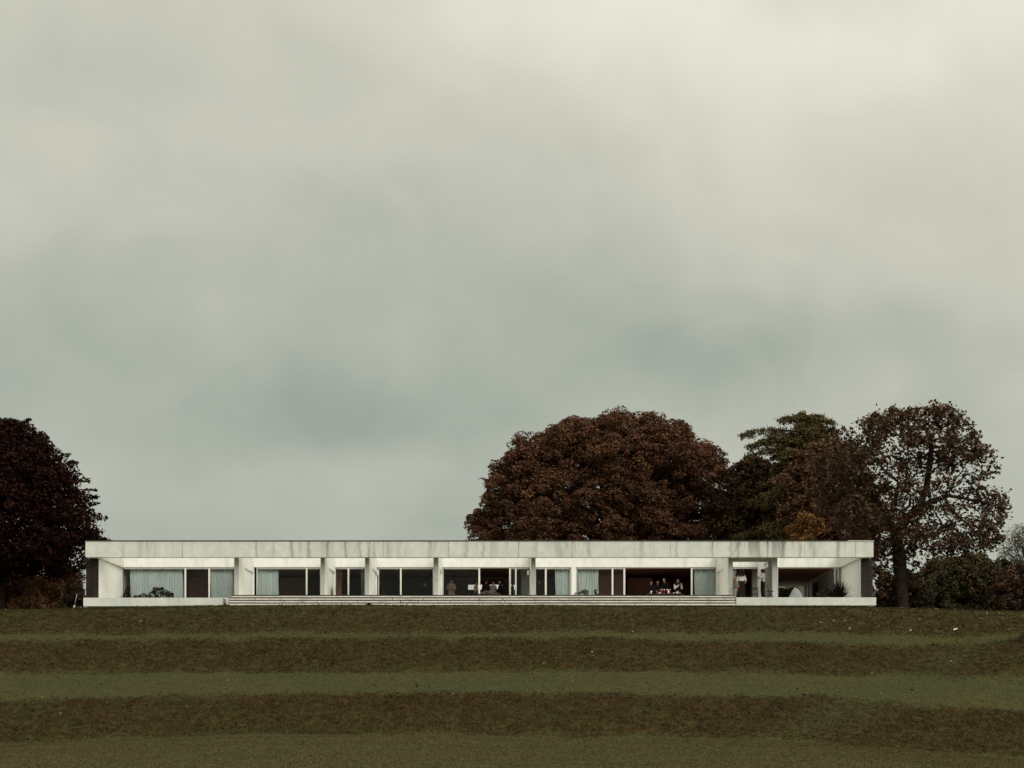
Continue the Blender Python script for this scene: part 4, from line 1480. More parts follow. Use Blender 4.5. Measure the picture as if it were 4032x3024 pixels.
M['skin'] = mat('skin', (0.30, 0.17, 0.12), 0.6, 0.3)
M['hair'] = mat('dark_hair', (0.010, 0.006, 0.005), 0.7, 0.2)
M['black_cloth'] = mat('black_cloth', (0.010, 0.007, 0.007), 0.9, 0.1)
M['charcoal_cloth'] = mat('charcoal_cloth', (0.018, 0.012, 0.011), 0.9, 0.1)
M['white_cloth'] = mat('off_white_cloth', (0.58, 0.54, 0.51), 0.9, 0.1, 0.08, 8)
M['grey_cloth'] = mat('pale_grey_cloth', (0.40, 0.37, 0.36), 0.9, 0.1, 0.08, 8)
M['mid_grey_cloth'] = mat('grey_cloth', (0.24, 0.22, 0.20), 0.9, 0.1)
M['beige_cloth'] = mat('beige_coat_cloth', (0.23, 0.16, 0.12), 0.9, 0.1, 0.1, 6)
M['tan_cloth'] = mat('tan_jacket_cloth', (0.36, 0.24, 0.18), 0.9, 0.1, 0.1, 6)
M['pale_denim'] = mat('pale_trousers_cloth', (0.60, 0.64, 0.62), 0.9, 0.1, 0.08, 6)
M['shoe_white'] = mat('white_shoe', (0.75, 0.72, 0.68), 0.6, 0.3)
M['hat'] = mat('pale_hat_felt', (0.46, 0.42, 0.38), 0.9, 0.1)


def hand_parts(wrist, d, side, curl=0.5):
    """palm, four bent fingers and a thumb leaving the side of the palm"""
    w, d = Vector(wrist), Vector(d).normalized()
    lat = d.cross(Vector((0, 0, 1)))
    if lat.length < 0.2:
        lat = Vector((0, -1, 0))
    lat.normalize()
    nrm = lat.cross(d).normalized()
    palm = w + d * 0.085
    out = [(w, 0.026, w + d * 0.03, 0.026), (w + d * 0.03 - lat * 0.018, 0.018, palm - lat * 0.026, 0.017), (w + d * 0.03 + lat * 0.018, 0.018, palm + lat * 0.026, 0.017)]
    for i, ln in enumerate((0.066, 0.078, 0.072, 0.056)):
        b = palm + lat * (-0.033 + 0.022 * i)
        m = b + d * ln * 0.5 - nrm * ln * 0.18 * curl
        e = m + d * ln * 0.35 - nrm * ln * 0.45 * curl
        out += [(b, 0.0105, m, 0.010), (m, 0.010, e, 0.0085)]
    b = w + d * 0.035 + lat * 0.030 * side
    m = b + d * 0.03 + lat * 0.026 * side - nrm * 0.01
    out += [(b, 0.014, m, 0.012), (m, 0.012, m + d * 0.028 + lat * 0.006 * side, 0.010)]
    return out


def person(label, pos, rz, height, arms='down', top='black_cloth', bottom='black_cloth', hair='short', legs='trousers', shoes='black_cloth', sleeves=True, fine=False,
           lean=0.0, stride=0.0, coat=None, hat=False, group=None, vest=None):
    s = height / 1.72
    root = empty('person', pos, label, 'person', group, rz)
    root.scale = (s, s, s)
    vox = 0.0085 if fine else 0.019
    lx = lean
    hipL, hipR = Vector((-0.09, 0, 0.90)), Vector((0.09, 0, 0.90))
    knL, knR = Vector((-0.095, -0.015 - stride, 0.48)), Vector((0.095, -0.015 + stride, 0.48))
    anL, anR = Vector((-0.10, 0.015 - stride * 0.6, 0.075)), Vector((0.10, 0.015 + stride * 1.4, 0.075))
    ch = Vector((0, -0.02 - lx * 0.5, 1.28))
    nk = Vector((0, -0.02 - lx, 1.44))
    hd = Vector((0, -0.045 - lx * 1.3, 1.595))
    shL, shR = Vector((-0.175, -0.01 - lx * 0.8, 1.385)), Vector((0.175, -0.01 - lx * 0.8, 1.385))
    if arms == 'down':
        elL, elR, wrL, wrR = Vector((-0.235, 0.02, 1.11)), Vector((0.235, 0.02, 1.11)), Vector((-0.245, -0.06, 0.87)), Vector((0.245, -0.06, 0.87))
    elif arms == 'phone':      # both hands raised in front of the face
        elL, elR, wrL, wrR = Vector((-0.20, -0.20, 1.20)), Vector((0.20, -0.20, 1.20)), Vector((-0.07, -0.33, 1.37)), Vector((0.07, -0.33, 1.37))
    elif arms == 'mouth':      # forearms raised, hands together at the mouth
        elL, elR, wrL, wrR = Vector((-0.20, -0.12, 1.10)), Vector((0.25, -0.08, 1.12)), Vector((0.02, -0.24, 1.30)), Vector((0.20, -0.22, 1.32))
    elif arms == 'chest':      # hands held together at the chest
        elL, elR, wrL, wrR = Vector((-0.25, -0.02, 1.12)), Vector((0.25, -0.02, 1.12)), Vector((-0.05, -0.22, 1.16)), Vector((0.06, -0.22, 1.14))
    elif arms == 'bag':        # one arm bent to carry something on the hip
        elL, elR, wrL, wrR = Vector((-0.26, 0.05, 1.12)), Vector((0.25, 0.03, 1.11)), Vector((-0.23, -0.15, 1.00)), Vector((0.26, -0.06, 0.88))
    else:                      # reaching forward and down to a table
        elL, elR, wrL, wrR = Vector((-0.23, -0.10, 1.12)), Vector((0.23, -0.10, 1.12)), Vector((-0.16, -0.34, 1.02)), Vector((0.16, -0.34, 1.02))
    torso = [((-0.075, 0, 0.93), 0.10, (-0.07, 0, 1.08), 0.085, 0.9), ((0.075, 0, 0.93), 0.10, (0.07, 0, 1.08), 0.085, 0.9),
             ((-0.07, 0, 1.08), 0.085, ch + Vector((-0.085, 0, 0)), 0.10, 0.9), ((0.07, 0, 1.08), 0.085, ch + Vector((0.085, 0, 0)), 0.10, 0.9),
             (ch + Vector((-0.085, 0, 0)), 0.10, shL + Vector((0.06, 0, -0.02)), 0.065), (ch + Vector((0.085, 0, 0)), 0.10, shR + Vector((-0.06, 0, -0.02)), 0.065),
             (shL, 0.055, shR, 0.055)]
    legsP = [(hipL, 0.088, knL, 0.058), (knL, 0.056, anL, 0.040), (hipR, 0.088, knR, 0.058), (knR, 0.056, anR, 0.040)]
    feet = [(anL + Vector((0, 0.03, -0.035)), 0.038, anL + Vector((0, -0.15, -0.045)), 0.028), (anR + Vector((0, 0.03, -0.035)), 0.038, anR + Vector((0, -0.15, -0.045)), 0.028)]
    armsP = [(shL, 0.050, elL, 0.040), (elL, 0.038, wrL, 0.027), (shR, 0.050, elR, 0.040), (elR, 0.038, wrR, 0.027)]
    head = [(nk, 0.052, hd, 0.056), (hd + Vector((0, 0.012, 0.015)), 0.090, hd + Vector((0, 0.0, 0.045)), 0.086), (hd + Vector((0, -0.03, -0.05)), 0.058, hd + Vector((0, -0.045, -0.075)), 0.036),
            (hd + Vector((0, -0.088, 0.012)), 0.012, hd + Vector((0, -0.106, -0.022)), 0.014),
            (hd + Vector((-0.088, 0.012, 0.01)), 0.016, hd + Vector((-0.086, 0.010, -0.03)), 0.012), (hd + Vector((0.088, 0.012, 0.01)), 0.016, hd + Vector((0.086, 0.010, -0.03)), 0.012)]
    hands = hand_parts(wrL, wrL - elL, 1) + hand_parts(wrR, wrR - elR, -1)
    fused('body', torso + legsP + feet + armsP + head + hands, vox, M['skin'], root, 2 if fine else 1)
    inf = 0.016

    def puff(ps, d):
        return [(a, ra + d, b, rb + d, *rest) for a, ra, b, rb, *rest in ps]
    tops = puff(torso, inf)
    if sleeves:
        tops += puff([(shL, 0.052, elL, 0.044), (elL, 0.042, elL.lerp(wrL, 0.9), 0.032), (shR, 0.052, elR, 0.044), (elR, 0.042, elR.lerp(wrR, 0.9), 0.032)], 0.012 if vest is None else 0.02)
    fused('shirt', tops, 0.014 if fine else 0.022, M[top], root)
    if vest:
        fused('waistcoat', puff(torso, inf + 0.02), 0.022, M[vest], root)
    if legs == 'skirt':
        sk = [((-0.07, 0, 1.02), 0.115, (-0.09, 0.01, 0.55), 0.135), ((0.07, 0, 1.02), 0.115, (0.09, 0.01, 0.55), 0.135), ((-0.09, 0.01, 0.55), 0.135, (-0.12, 0.01, 0.16), 0.135), ((0.09, 0.01, 0.55), 0.135, (0.12, 0.01, 0.16), 0.135),
              ((0, 0, 0.95), 0.13, (0, 0.01, 0.18), 0.15)]
        fused('skirt', sk, 0.016 if fine else 0.022, M[bottom], root)
    else:
        tr = puff(legsP, 0.020) + [((-0.075, 0, 0.93), 0.117, (-0.07, 0, 1.02), 0.105), ((0.075, 0, 0.93), 0.117, (0.07, 0, 1.02), 0.105)]
        fused('trousers', tr, 0.014 if fine else 0.022, M[bottom], root)
    if coat:
        cp = puff(torso, 0.034) + puff([(shL, 0.055, elL, 0.05), (elL, 0.05, elL.lerp(wrL, 0.9), 0.042), (shR, 0.055, elR, 0.05), (elR, 0.05, elR.lerp(wrR, 0.9), 0.042)], 0.018)
        cp += [((-0.10, 0.01, 0.98), 0.12, (-0.15, 0.02, 0.50), 0.085), ((0.10, 0.01, 0.98), 0.12, (0.15, 0.02, 0.50), 0.085), ((0, 0.05, 0.98), 0.11, (0, 0.09, 0.50), 0.085)]
        fused('coat', cp, 0.022, M[coat], root)
    fused('shoes', puff(feet, 0.010), 0.012 if fine else 0.018, M[shoes], root)
    cap = hd + Vector((0, 0.018, 0.05))
    if hair == 'curly_long':
        hp = [(cap, 0.125, cap + Vector((0, 0.03, -0.02)), 0.13)]
        rr = random.Random(len(label))
        for k in range(26):
            a = rr.uniform(0, 6.28)
            if math.sin(a) < -0.35:
                continue
            q = Vector((math.cos(a) * 0.15, math.sin(a) * 0.10 + 0.06, rr.uniform(-0.22, 0.07)))
            hp.append((cap + q, 0.06, cap + q * 1.12 + Vector((0, 0, -0.03)), 0.05))
    elif hair == 'long':
        hp = [(cap, 0.103, cap + Vector((0, 0.02, 0)), 0.103), (cap + Vector((-0.06, 0.05, 0)), 0.06, cap + Vector((-0.10, 0.05, -0.30)), 0.05), (cap + Vector((0.06, 0.05, 0)), 0.06, cap + Vector((0.10, 0.05, -0.30)), 0.05),
              (cap + Vector((0, 0.06, 0)), 0.07, cap + Vector((0, 0.10, -0.30)), 0.06)]
    elif hair == 'curly':
        hp = [(cap, 0.112, cap + Vector((0, 0.03, -0.01)), 0.112)]
        rr = random.Random(len(label))
        for k in range(16):
            a = rr.uniform(0, 6.28)
            q = Vector((math.cos(a) * 0.10, math.sin(a) * 0.08 + 0.05, rr.uniform(-0.09, 0.07)))
            hp.append((cap + q, 0.045, cap + q * 1.1, 0.045))
    else:
        hp = [(cap, 0.101, cap + Vector((0, 0.022, -0.01)), 0.10)]
    fused('hair', hp, 0.012 if fine else 0.018, M['hair'], root)
    if hat:
        hm = MB()
        c = hd + Vector((0, 0.01, 0.075))
        hm.lathe(c, [(0.01, -0.004), (0.20, -0.010), (0.205, 0.004), (0.115, 0.014), (0.108, 0.10), (0.085, 0.125), (0.01, 0.128)], 18)
        me_o = hm.build('hat', M['hat'], None)
        me_o.parent = root
    if fine:
        e = MB()
        for sx in (-1, 1):
            e.ball(hd + Vector((sx * 0.033, -0.078, 0.014)), 0.012, 0.010, 0.010, 8, 6)
        eo = e.build('eyes', M['black_cloth'], None)
        eo.parent = root
    return root


# entrance bay
person('woman with big curly dark hair, white top and long dark skirt, seen from behind', (wx(2919, 96.75), 96.75, ZF), R(176), 1.70, 'bag', 'white_cloth', 'charcoal_cloth', 'curly_long', 'skirt', fine=True)
person('person in tan jacket and pale trousers mostly hidden behind the curly haired woman', (wx(2901, 97.6), 97.6, ZF), R(165), 1.58, 'down', 'tan_cloth', 'pale_denim', 'short', fine=True)
man = person('man with curly black hair in pale grey shirt and black trousers raising a phone', (wx(3004, 96.35), 96.35, ZF), R(-78), 1.72, 'phone', 'grey_cloth', 'black_cloth', 'curly', shoes='shoe_white', fine=True, stride=0.02)
phv = man.matrix_basis @ Vector((0, -0.43, 1.42))
ph = MB().obox(phv, (0.006, 0.04, 0.078), rz=R(-78) + R(90)).build('phone', mat('dark_phone_case', (0.03, 0.03, 0.035), 0.3, 0.5), None, origin=phv)
tag(ph, 'dark phone held up by the man in the grey shirt', 'phone')
# shoulder bag of the woman
bag = empty('shoulder_bag', (wx(2901, 96.6), 96.6, ZF + 0.62), 'brown shoulder bag with a teal patch hanging at the hip of the curly haired woman', 'bag')
bm_ = MB()
bm_.lathe((wx(2901, 96.6), 96.6, ZF + 0.60), [(0.03, 0.0), (0.135, 0.03), (0.15, 0.14), (0.12, 0.26), (0.07, 0.30)], 14, 1.0, 0.55)
bm_.build('bag_body', mat('brown_leather', (0.22, 0.095, 0.045), 0.6, 0.3, 0.25, 12), bag)
MB().obox(Vector((wx(2907, 96.5), 96.51, ZF + 0.86)), (0.06, 0.02, 0.05), ry=0.3).build('patch', mat('teal_cloth_patch', (0.05, 0.20, 0.19), 0.7, 0.2), bag)
MB().tube([(wx(2901, 96.6), 96.62, ZF + 0.88), (wx(2908, 96.6), 96.62, ZF + 1.15), (wx(2913, 96.7), 96.72, ZF + 1.42)], 0.018, 6).build('strap', mat('pink_strap', (0.45, 0.24, 0.20), 0.8, 0.2), bag)

# people inside, behind the glass and in the open doorways
G1 = 'people gathered in the middle room'
person('person in long beige coat with dark hair behind the pane by the fourth fin', (wx(1777, 103.5), 103.5, ZF), R(8), 1.76, 'chest', 'beige_cloth', 'beige_cloth', 'long', coat='beige_cloth')
person('person in beige sleeve half hidden by the white mullion in the middle room', (wx(1873, 104.3), 104.3, ZF), R(70), 1.68, 'chest', 'beige_cloth', 'charcoal_cloth', 'short')
person('broad person in dark clothes just inside the open middle door', (wx(1913, 103.9), 103.9, ZF), R(150), 1.80, 'chest', 'black_cloth', 'black_cloth', 'short', coat='black_cloth')
person('person in a pale grey top between the dark figures in the middle room', (wx(1941, 104.2), 104.2, ZF), R(20), 1.72, 'down', 'mid_grey_cloth', 'mid_grey_cloth', 'short')
person('dark clothed person holding out one hand to the person in grey', (wx(1971, 103.9), 103.9, ZF), R(-75), 1.78, 'table', 'black_cloth', 'black_cloth', 'short')
person('tall dark clothed person with long hair next to the sliding door stack', (wx(1994, 103.7), 103.7, ZF), R(170), 1.80, 'down', 'black_cloth', 'black_cloth', 'long', coat='black_cloth')
person('dark clothed person seen through the narrow pane beside the bright rear window', (wx(2016, 104.6), 104.6, ZF), R(100), 1.72, 'down', 'charcoal_cloth', 'black_cloth', 'short')
person('short dark clothed person with pale raised hands behind the fourth window', (wx(1676, 103.8), 103.8, ZF), R(-60), 1.60, 'phone', 'black_cloth', 'black_cloth', 'short')
person('person in a pale brimmed hat half hidden behind a white fin wall', (wx(1706, 103.8), 103.8, ZF), R(60), 1.68, 'chest', 'black_cloth', 'black_cloth', 'short', hat=True)
person('dim dark figure behind the glass left of the sliding frame near the white pier'.replace(' left of', ' by'), (wx(2124, 104.2), 104.2, ZF), R(15), 1.80, 'down', 'charcoal_cloth', 'charcoal_cloth', 'long')
person('dark clothed person with long hair at the end of the laid table', (wx(2563, 103.4), 103.4, ZF), R(30), 1.68, 'table', 'black_cloth', 'black_cloth', 'long')
person('dark clothed person with an open pale collar bending at the laid table', (wx(2588, 103.6), 103.6, ZF), R(10), 1.70, 'table', 'black_cloth', 'black_cloth', 'short', lean=0.05)
person('tall person in black leaning over the red bottles on the table', (wx(2620, 103.3), 103.3, ZF), R(-40), 1.84, 'table', 'black_cloth', 'black_cloth', 'short', lean=0.08)
person('person with white sleeves and black waistcoat, hands at the mouth, by the laid table', (wx(2668, 103.0), 103.0, ZF), R(5), 1.76, 'mouth', 'white_cloth', 'black_cloth', 'long', vest='black_cloth')

# ------------------------------------------------------------------ table with bottles and candles in the open doorway
TY = 101.7
TZ = wz(2338.5, TY)
tb = empty('laid_table', (wx(2615, TY), TY, ZF), 'long dark table set with bottles and candles in the open doorway', 'table')
M['table'] = mat('dark_table_wood', (0.035, 0.020, 0.014), 0.5, 0.3, 0.2, 5)
xa, xb = wx(2548, TY), wx(2690, TY)
MB().box(xa, xb, TY - 0.4, TY + 0.4, TZ - 0.045, TZ).build('table_top', M['table'], tb)
for x in (xa + 0.08, xb - 0.08):
    for y in (TY - 0.32, TY + 0.32):
        MB().box(x - 0.03, x + 0.03, y - 0.03, y + 0.03, ZF, TZ - 0.045).build('leg', M['table'], tb)
M['red_bottle'] = mat('red_glass', (0.16, 0.006, 0.012), 0.25, 0.5)
M['candle'] = mat('white_wax', (0.85, 0.80, 0.76), 0.5, 0.3)
M['plate'] = mat('grey_plate', (0.35, 0.32, 0.28), 0.4, 0.4)
PX = TY / F
for i, (px, lab) in enumerate(((2604.5, 'red bottle with white cap farthest from the white sleeved person'), (2615, 'second red bottle in the row, next to the end one'),
                               (2626, 'third red bottle in the row, beside the tall white candle'), (2637, 'red bottle just behind the tall white candle'))):
    b_ = empty('red_bottle', (wx(px, TY), TY - 0.15 + 0.02 * i, TZ), lab, 'bottle', 'red bottles on the laid table')
    MB().lathe(b_.location, [(0.048, 0.0), (0.052, 0.02), (0.052, 0.17), (0.045, 0.20), (0.022, 0.235)], 12).build('glass_body', M['red_bottle'], b_)
    MB().lathe(b_.location + Vector((0, 0, 0.232)), [(0.03, 0.0), (0.034, 0.01), (0.034, 0.045), (0.02, 0.055)], 10).build('cap', M['candle'], b_)
for px, h, rad, lab, nm in ((2563.5, 0.165, 0.042, 'white pillar candle alone at the far end of the table', 'candle'), (2632, 0.225, 0.042, 'tallest white candle, among the red bottles', 'candle'),
                            (2599, 0.09, 0.042, 'squat white candle in front of the first red bottle', 'candle'), (2653, 0.07, 0.035, 'small white candle apart from the others beside the red bottles', 'candle'),
                            (2663.5, 0.10, 0.036, 'white candle below the white sleeve, the shorter of a pair', 'candle'), (2669, 0.145, 0.034, 'slim white candle below the white sleeve, the taller of a pair', 'candle')):
    c_ = empty(nm, (wx(px, TY - 0.25), TY - 0.25, TZ), lab, 'candle', 'white candles on the laid table')
    MB().lathe(c_.location, [(rad, 0.0), (rad * 1.03, 0.01), (rad, h * 0.9), (rad * 0.85, h), (rad * 0.2, h - 0.006)], 12).build('wax', M['candle'], c_)
    MB().tube([c_.location + Vector((0, 0, h - 0.008)), c_.location + Vector((0.003, 0, h + 0.02))], 0.003, 5).build('wick', M['black_cloth'], c_)
for px, lab in ((2591, 'small pale bowl beside the squat candle'), (2677, 'small pale bowl at the white sleeved end of the table')):
    o = MB().lathe((wx(px, TY - 0.28), TY - 0.28, TZ), [(0.02, 0.0), (0.045, 0.012), (0.06, 0.045), (0.055, 0.045), (0.03, 0.014)], 14).build('bowl', M['candle'], None, origin=(wx(px, TY - 0.28), TY - 0.28, TZ))
    tag(o, lab, 'bowl', 'bowls on the laid table')
for px, lab in ((2557, 'flat pale plate under the lone pillar candle end'), (2612, 'flat grey plate in front of the red bottles'), (2642, 'flat grey plate between the tall candle and the small one')):
    o = MB().lathe((wx(px, TY - 0.31), TY - 0.31, TZ), [(0.05, 0.0), (0.095, 0.016), (0.09, 0.018), (0.05, 0.006)], 16, 1.2, 0.7).build('plate', M['plate'], None, origin=(wx(px, TY - 0.31), TY - 0.31, TZ))
    tag(o, lab, 'plate', 'plates on the laid table')

# ------------------------------------------------------------------ folding chairs
M['chair'] = mat('black_chair_wood', (0.012, 0.009, 0.008), 0.5, 0.35)


def chair(label, pos, rz):
    root = empty('folding_chair', pos, label, 'chair', 'black folding chairs', 0)
    rot = Matrix.Translation(pos) @ Matrix.Rotation(rz, 4, 'Z')

    def T(x, y, z):
        return rot @ Vector((x, y, z))
    for sx in (-0.2, 0.2):
        MB().tube([T(sx, -0.24, 0.0), T(sx, 0.05, 0.42), T(sx, 0.20, 0.80)], 0.016, 6).build('leg', M['chair'], root)
        MB().tube([T(sx * 0.88, 0.26, 0.0), T(sx * 0.88, -0.16, 0.45)], 0.016, 6).build('leg', M['chair'], root)
    MB().obox(T(0, 0.0, 0.445), (0.19, 0.20, 0.014), rz=rz).build('seat', M['chair'], root)
    br_ = MB()
    br_.obox(T(0, 0.185, 0.765), (0.215, 0.012, 0.035), rz=rz)
    br_.obox(T(0, 0.155, 0.665), (0.195, 0.010, 0.022), rz=rz)
    br_.build('backrest', M['chair'], root)
    return root


chair('black folding chair seen from the side beside the man with the phone', Vector((wx(3032, 96.6), 96.6, ZF)), R(80))
chair('black folding chair with two back rails between the woman and the man', Vector((wx(2970, 98.6), 98.6, ZF)), R(172))
chair('black folding chair in shade deep in the entrance hall', Vector((wx(2946, 104.5), 104.5, ZF)), R(160))
chair('pale edged folding chair behind the second window', Vector((wx(1238, 104.4), 104.4, ZF)), R(165))

# quarter-round fabric hood lying on the terrace
hc = Vector((wx(3108, 98.2), 98.2, ZF))
hood = empty('fabric_hood', hc, 'pale grey quarter-round fabric hood standing on the terrace near the spiky plant', 'hood')
PXH = 98.2 / F
outl = [(-6, 0), (0, 15), (6, 30), (12, 43), (16, 51), (18.5, 54), (24, 53.5), (31, 50.5), (38, 45), (45, 37), (50, 28), (54, 17), (57, 0)]
hm = MB()
ctr = Vector((hc.x + 24 * PXH, hc.y - 0.20, hc.z + 15 * PXH))
H0 = 26 * PXH * 0
front = [Vector((hc.x + a * PXH, hc.y - 0.02, hc.z + b * PXH)) for a, b in outl]
back = [Vector((p.x + 0.05, hc.y + 0.75, hc.z + (p.z - hc.z) * 0.8)) for p in front]
midr = [p.lerp(ctr, 0.5) + Vector((0, -0.09, 0)) for p in front]
n0 = len(outl)
hm.v = [tuple(p) for p in front] + [tuple(p) for p in back] + [tuple(p) for p in midr] + [tuple(ctr)]
for i in range(n0 - 1):
    hm.f.append((i, n0 + i, n0 + i + 1, i + 1)); hm.sm.append(True)
    hm.f.append((i + 1, 2 * n0 + i + 1, 2 * n0 + i, i)); hm.sm.append(True)
    hm.f.append((2 * n0 + i + 1, 3 * n0, 2 * n0 + i)); hm.sm.append(True)
hm.build('canopy', mat('grey_hood_cloth', (0.34, 0.36, 0.34), 0.8, 0.2, 0.08, 4), hood)
MB().tube([p + Vector((0, -0.015, 0)) for p in front[3:]], 0.016, 6).build('rim', M['black_cloth'], hood)
pot = MB().lathe((wx(3134, 97.6), 97.6, ZF), [(0.13, 0.0), (0.20, 0.02), (0.21, 0.085), (0.12, 0.11)], 14).build('low_pot', M['chair'], None, origin=(wx(3134, 97.6), 97.6, ZF))
tag(pot, 'low black pot on the terrace edge in front of the grey hood', 'pot')


# ------------------------------------------------------------------ plants on the terrace
def leafy(name, label, cat, blobs, Y, pal, size, per, seed, group=None, stems=True, flat=0.8, zbase=ZF):
    """small plant of leaf clumps: blobs = (px, py, radius in photo px)"""
    r = np.random.default_rng(seed)
    C = np.array([tuple(at(px, py, Y + r.normal(0, 0.08))) for px, py, rd in blobs])
    rad = np.array([rd * Y / F for px, py, rd in blobs])
    base = Vector((float(C[:, 0].mean()), Y, zbase))
    root = empty(name, base, label, cat, group)
    Ps, Ns, Ss, Cs = [], [], [], []
    for c, rr in zip(C, rad):
        p, n_, s, k = clump_leaves(c[None], None, rr, per, size, pal, r, flat)
        Ps.append(p); Ns.append(n_); Ss.append(s); Cs.append(k)
    V, Fi, k, CC = leaf_arrays(np.concatenate(Ps), np.concatenate(Ns), np.concatenate(Ss), np.concatenate(Cs), r, aspect=0.7)
    np_mesh('foliage', V, Fi, k, M['leaf_dull'], root, CC, False, base)
    st = MB()
    for c in C:
        st.tube([(base.x + (c[0] - base.x) * 0.5, Y, zbase - 0.01), Vector(c)], [0.02, 0.008], 5, False)
    st.build('stem', M['twig'], root)
    return root


DK = [(0.030, 0.021, 0.019), (0.045, 0.033, 0.030), (0.070, 0.058, 0.054), (0.022, 0.014, 0.012)]
leafy('globe_shrub', 'narrow dark shrub of stacked round tufts in the corner of the end window', 'shrub', [(500, 2342, 16), (501, 2328, 13), (505, 2315, 10), (498, 2352, 16)], 98.0, DK, 0.09, 160, 81)
leafy('round_headed_shrub', 'wide dark shrub with rounded heads in front of the widest curtain', 'shrub',
      [(535, 2352, 11), (550, 2349, 11), (566, 2347, 12), (583, 2349, 12), (600, 2340, 14), (613, 2320, 11), (623, 2320, 11), (605, 2332, 12), (638, 2318, 9), (637, 2334, 13), (625, 2342, 14), (652, 2332, 11), (664, 2338, 12), (676, 2340, 12), (655, 2348, 14), (672, 2352, 13), (618, 2352, 15), (585, 2356, 12)],
      98.0, DK, 0.09, 120, 82)
SUC = [(0.10, 0.12, 0.095), (0.06, 0.05, 0.045), (0.15, 0.16, 0.13), (0.035, 0.025, 0.022)]
leafy('grey_succulent', 'larger grey-green succulent with a bent stem below the curtain by the white pier', 'plant', [(2270, 2341, 9), (2282, 2335, 9), (2295, 2330, 8), (2304, 2326, 7), (2312, 2328, 7), (2308, 2338, 8), (2290, 2344, 12)], 97.2, SUC, 0.07, 80, 83)
leafy('small_succulent', 'smaller grey-green succulent with a round head beside the larger one', 'plant', [(2341, 2326, 6), (2347, 2325, 6), (2344, 2333, 6), (2349, 2341, 8), (2361, 2341, 8)], 97.2, SUC, 0.06, 70, 84)
leafy('dry_plant', 'low heap of dry grey plants at the edge of the open middle door', 'plant', [(1884, 2340, 7), (1898, 2335, 8), (1912, 2332, 9), (1926, 2333, 9), (1940, 2337, 8), (1955, 2340, 7), (1966, 2342, 6), (1910, 2342, 10), (1932, 2343, 10)], 98.5,
      [(0.16, 0.13, 0.11), (0.11, 0.085, 0.07), (0.21, 0.17, 0.145)], 0.07, 110, 85)
leafy('leafy_plant', 'low leafy olive plant beside the spiky plant on the terrace', 'plant', [(3222, 2341, 8), (3234, 2335, 9), (3246, 2326, 10), (3258, 2322, 9), (3262, 2334, 11), (3248, 2342, 11), (3232, 2346, 10), (3276, 2342, 10)], 97.8,
      [(0.045, 0.034, 0.018), (0.065, 0.048, 0.024), (0.030, 0.022, 0.012)], 0.12, 80, 86)


def blades(name, label, cat, c, n, L, wdt, pal, seed, spread=(0.1, 1.3), curve=0.15, material='leaf_dull'):
    r = np.random.default_rng(seed)
    root = empty(name, c, label, cat)
    mb_v, mb_f, cc = [], [], []
    for i in range(n):
        a = r.uniform(0, 2 * np.pi)
        tilt = r.uniform(*spread)
        ln = L * r.uniform(0.7, 1.1)
        d = np.array([math.cos(a) * math.sin(tilt), math.sin(a) * math.sin(tilt), math.cos(tilt)])
        sd = np.array([-math.sin(a), math.cos(a), 0]) * wdt
        up = np.array([0, 0, 1.0])
        p0 = np.array(c)
        pts = [p0 + d * ln * t - up * curve * ln * t * t * math.sin(tilt) for t in (0.02, 0.4, 0.75, 1.0)]
        k = len(mb_v)
        for p, w in zip(pts, (0.7, 1.0, 0.6, 0.05)):
            mb_v += [p - sd * w, p + up * wdt * 0.25 * w, p + sd * w]
        for q in range(3):
            mb_f += [(k + q * 3, k + q * 3 + 1, k + q * 3 + 4, k + q * 3 + 3), (k + q * 3 + 1, k + q * 3 + 2, k + q * 3 + 5, k + q * 3 + 4)]
        pc = np.array(pal[r.integers(0, len(pal))]) * r.uniform(0.7, 1.3)
        cc += [pc] * 12
    np_mesh('leaves', np.array(mb_v), np.array(mb_f), 4, M[material], root, np.array(cc), False, c)
    return root


blades('spiky_yucca', 'dark spiky plant with sword leaves against the white end wall', 'plant', (wx(3304, 97.4), 97.4, ZF + 0.02), 230, 1.22, 0.028, [(0.016, 0.010, 0.007), (0.024, 0.015, 0.010), (0.012, 0.007, 0.006)], 91, (0.15, 1.40), 0.06)
blades('silver_grass_plant', 'upright silvery plant beside the small two-pane window', 'plant', (wx(1307, 99.0), 99.0, ZF + 0.05), 34, 0.92, 0.016, [(0.50, 0.50, 0.44), (0.10, 0.10, 0.08), (0.25, 0.26, 0.22), (0.05, 0.04, 0.03)], 92, (0.02, 0.22), 0.05)
leafy('wall_climber', 'thin climbing weed on the terrace slab just beside the steps', 'plant', [(884, 2362, 4), (888, 2368, 4), (883, 2375, 4), (889, 2380, 4), (886, 2386, 4), (880, 2358, 3)], 95.6, [(0.05, 0.05, 0.03), (0.09, 0.08, 0.05)], 0.05, 22, 93, zbase=6.88)
mc = ground_hit(1453, 2386)
mo = leafy('dark_clump', 'small dark rounded clump at the foot of the stone steps', 'plant', [(1453, 2383, 9), (1445, 2384, 7), (1461, 2384, 7), (1453, 2379, 7)], 92.95, [(0.014, 0.008, 0.006), (0.022, 0.012, 0.008)], 0.08, 90, 94, zbase=6.75)

# ------------------------------------------------------------------ small things on the grass
p0 = Vector((wx(293, 96.2), 96.2, float(ground_z(wx(293, 96.2), 96.2))))
mk = empty('marker_post', p0, 'short white marker post with a thin leaning rod, beside the end of the terrace', 'post')
MB().box(p0.x - 0.045, p0.x + 0.045, 96.155, 96.245, p0.z - 0.1, p0.z + 0.20).build('post', M['mullion'], mk)
MB().tube([p0 + Vector((0.0, 0, 0.18)), p0 + Vector((0.14, 0.05, 0.90))], 0.009, 5).build('rod', M['mullion'], mk)

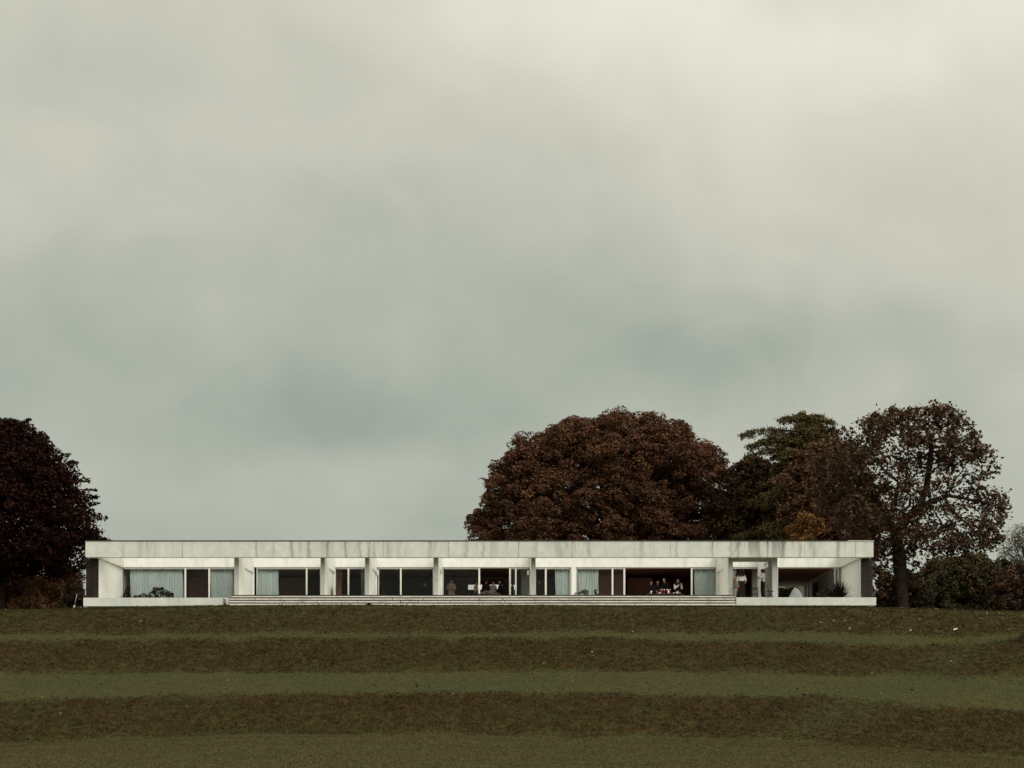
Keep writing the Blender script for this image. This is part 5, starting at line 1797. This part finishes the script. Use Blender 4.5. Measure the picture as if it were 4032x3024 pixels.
for px, py, lab in ((1471, 2704, 'lone dark weed sprig on the middle grass strip'), (1640, 2708, 'dark weed sprig with several stalks on the middle grass strip'), (1693, 2708, 'weed sprig beside the several-stalked one on the middle strip')):
    g_ = ground_hit(px, py)
    blades('weed_sprig', lab, 'plant', tuple(g_), 9, 0.34, 0.012, [(0.030, 0.026, 0.014), (0.045, 0.038, 0.02)], int(px), (0.1, 1.1), 0.2)
M['clod'] = mat('dark_soil', (0.014, 0.010, 0.007), 0.95, 0.05, 0.3, 20)
for px, py, s, lab in ((3166, 2739, 0.10, 'dark soil clod near the crest of the lowest bank'), (3590, 2718, 0.09, 'dark soil clod alone on the middle grass strip'), (3140, 2714, 0.06, 'small dark soil clod above the crest of the lowest bank')):
    g_ = ground_hit(px, py)
    o = MB().ball(g_ + Vector((0, 0, s * 0.25)), s, s * 0.8, s * 0.5, 10, 7, 0.18).build('soil_clod', M['clod'], None, origin=g_)
    tag(o, lab, 'clod', 'soil clods on the grass')
g_ = ground_hit(3762, 2482)
sc = MB()
for k, (dx, dz, a) in enumerate(((-0.07, 0.02, 0.5), (0.0, 0.04, -0.2), (0.06, 0.07, 0.7))):
    sc.obox(g_ + Vector((dx, -0.05, dz + 0.02)), (0.045, 0.035, 0.008), rz=a, rx=0.9, ry=-0.4 + 0.3 * k)
o = sc.build('paper_scrap', M['candle'], None, origin=g_)
tag(o, 'crumpled white paper scrap lying on the upper bank', 'litter')

# fallen leaves
r = np.random.default_rng(99)
n = 1500
fx = np.concatenate([r.uniform(17, 34, 900), r.uniform(-34, 34, 260)])
fy = np.concatenate([r.uniform(88, 103, 900), r.uniform(71, 100, 260)])
k = ~((fy > 93.0) & (fx < 22.3) & (fx > -26.2))
fx, fy = fx[k], fy[k]
n = len(fx)
P = np.stack([fx, fy, ground_z(fx, fy) + 0.05], -1)
N = unit(r.normal(size=(n, 3)) * 0.6 + np.array([0, -0.3, 0.8]))
pal = np.array([(0.12, 0.055, 0.03), (0.08, 0.036, 0.02), (0.20, 0.13, 0.08), (0.06, 0.03, 0.018)])
C = pal[r.integers(0, 4, n)] * r.uniform(0.7, 1.3, (n, 1))
pale = r.random(n) < 0.006
C[pale] = (0.42, 0.36, 0.28)
V, Fi, kk, CC = leaf_arrays(P, N, r.uniform(0.08, 0.19, n), C, r, 'heart', 0.8)
fl = np_mesh('fallen_leaves', V, Fi, kk, M['leaf_dull'], None, CC)
tag(fl, 'scattered brown fallen leaves on the grass banks', 'leaves', kind='stuff')
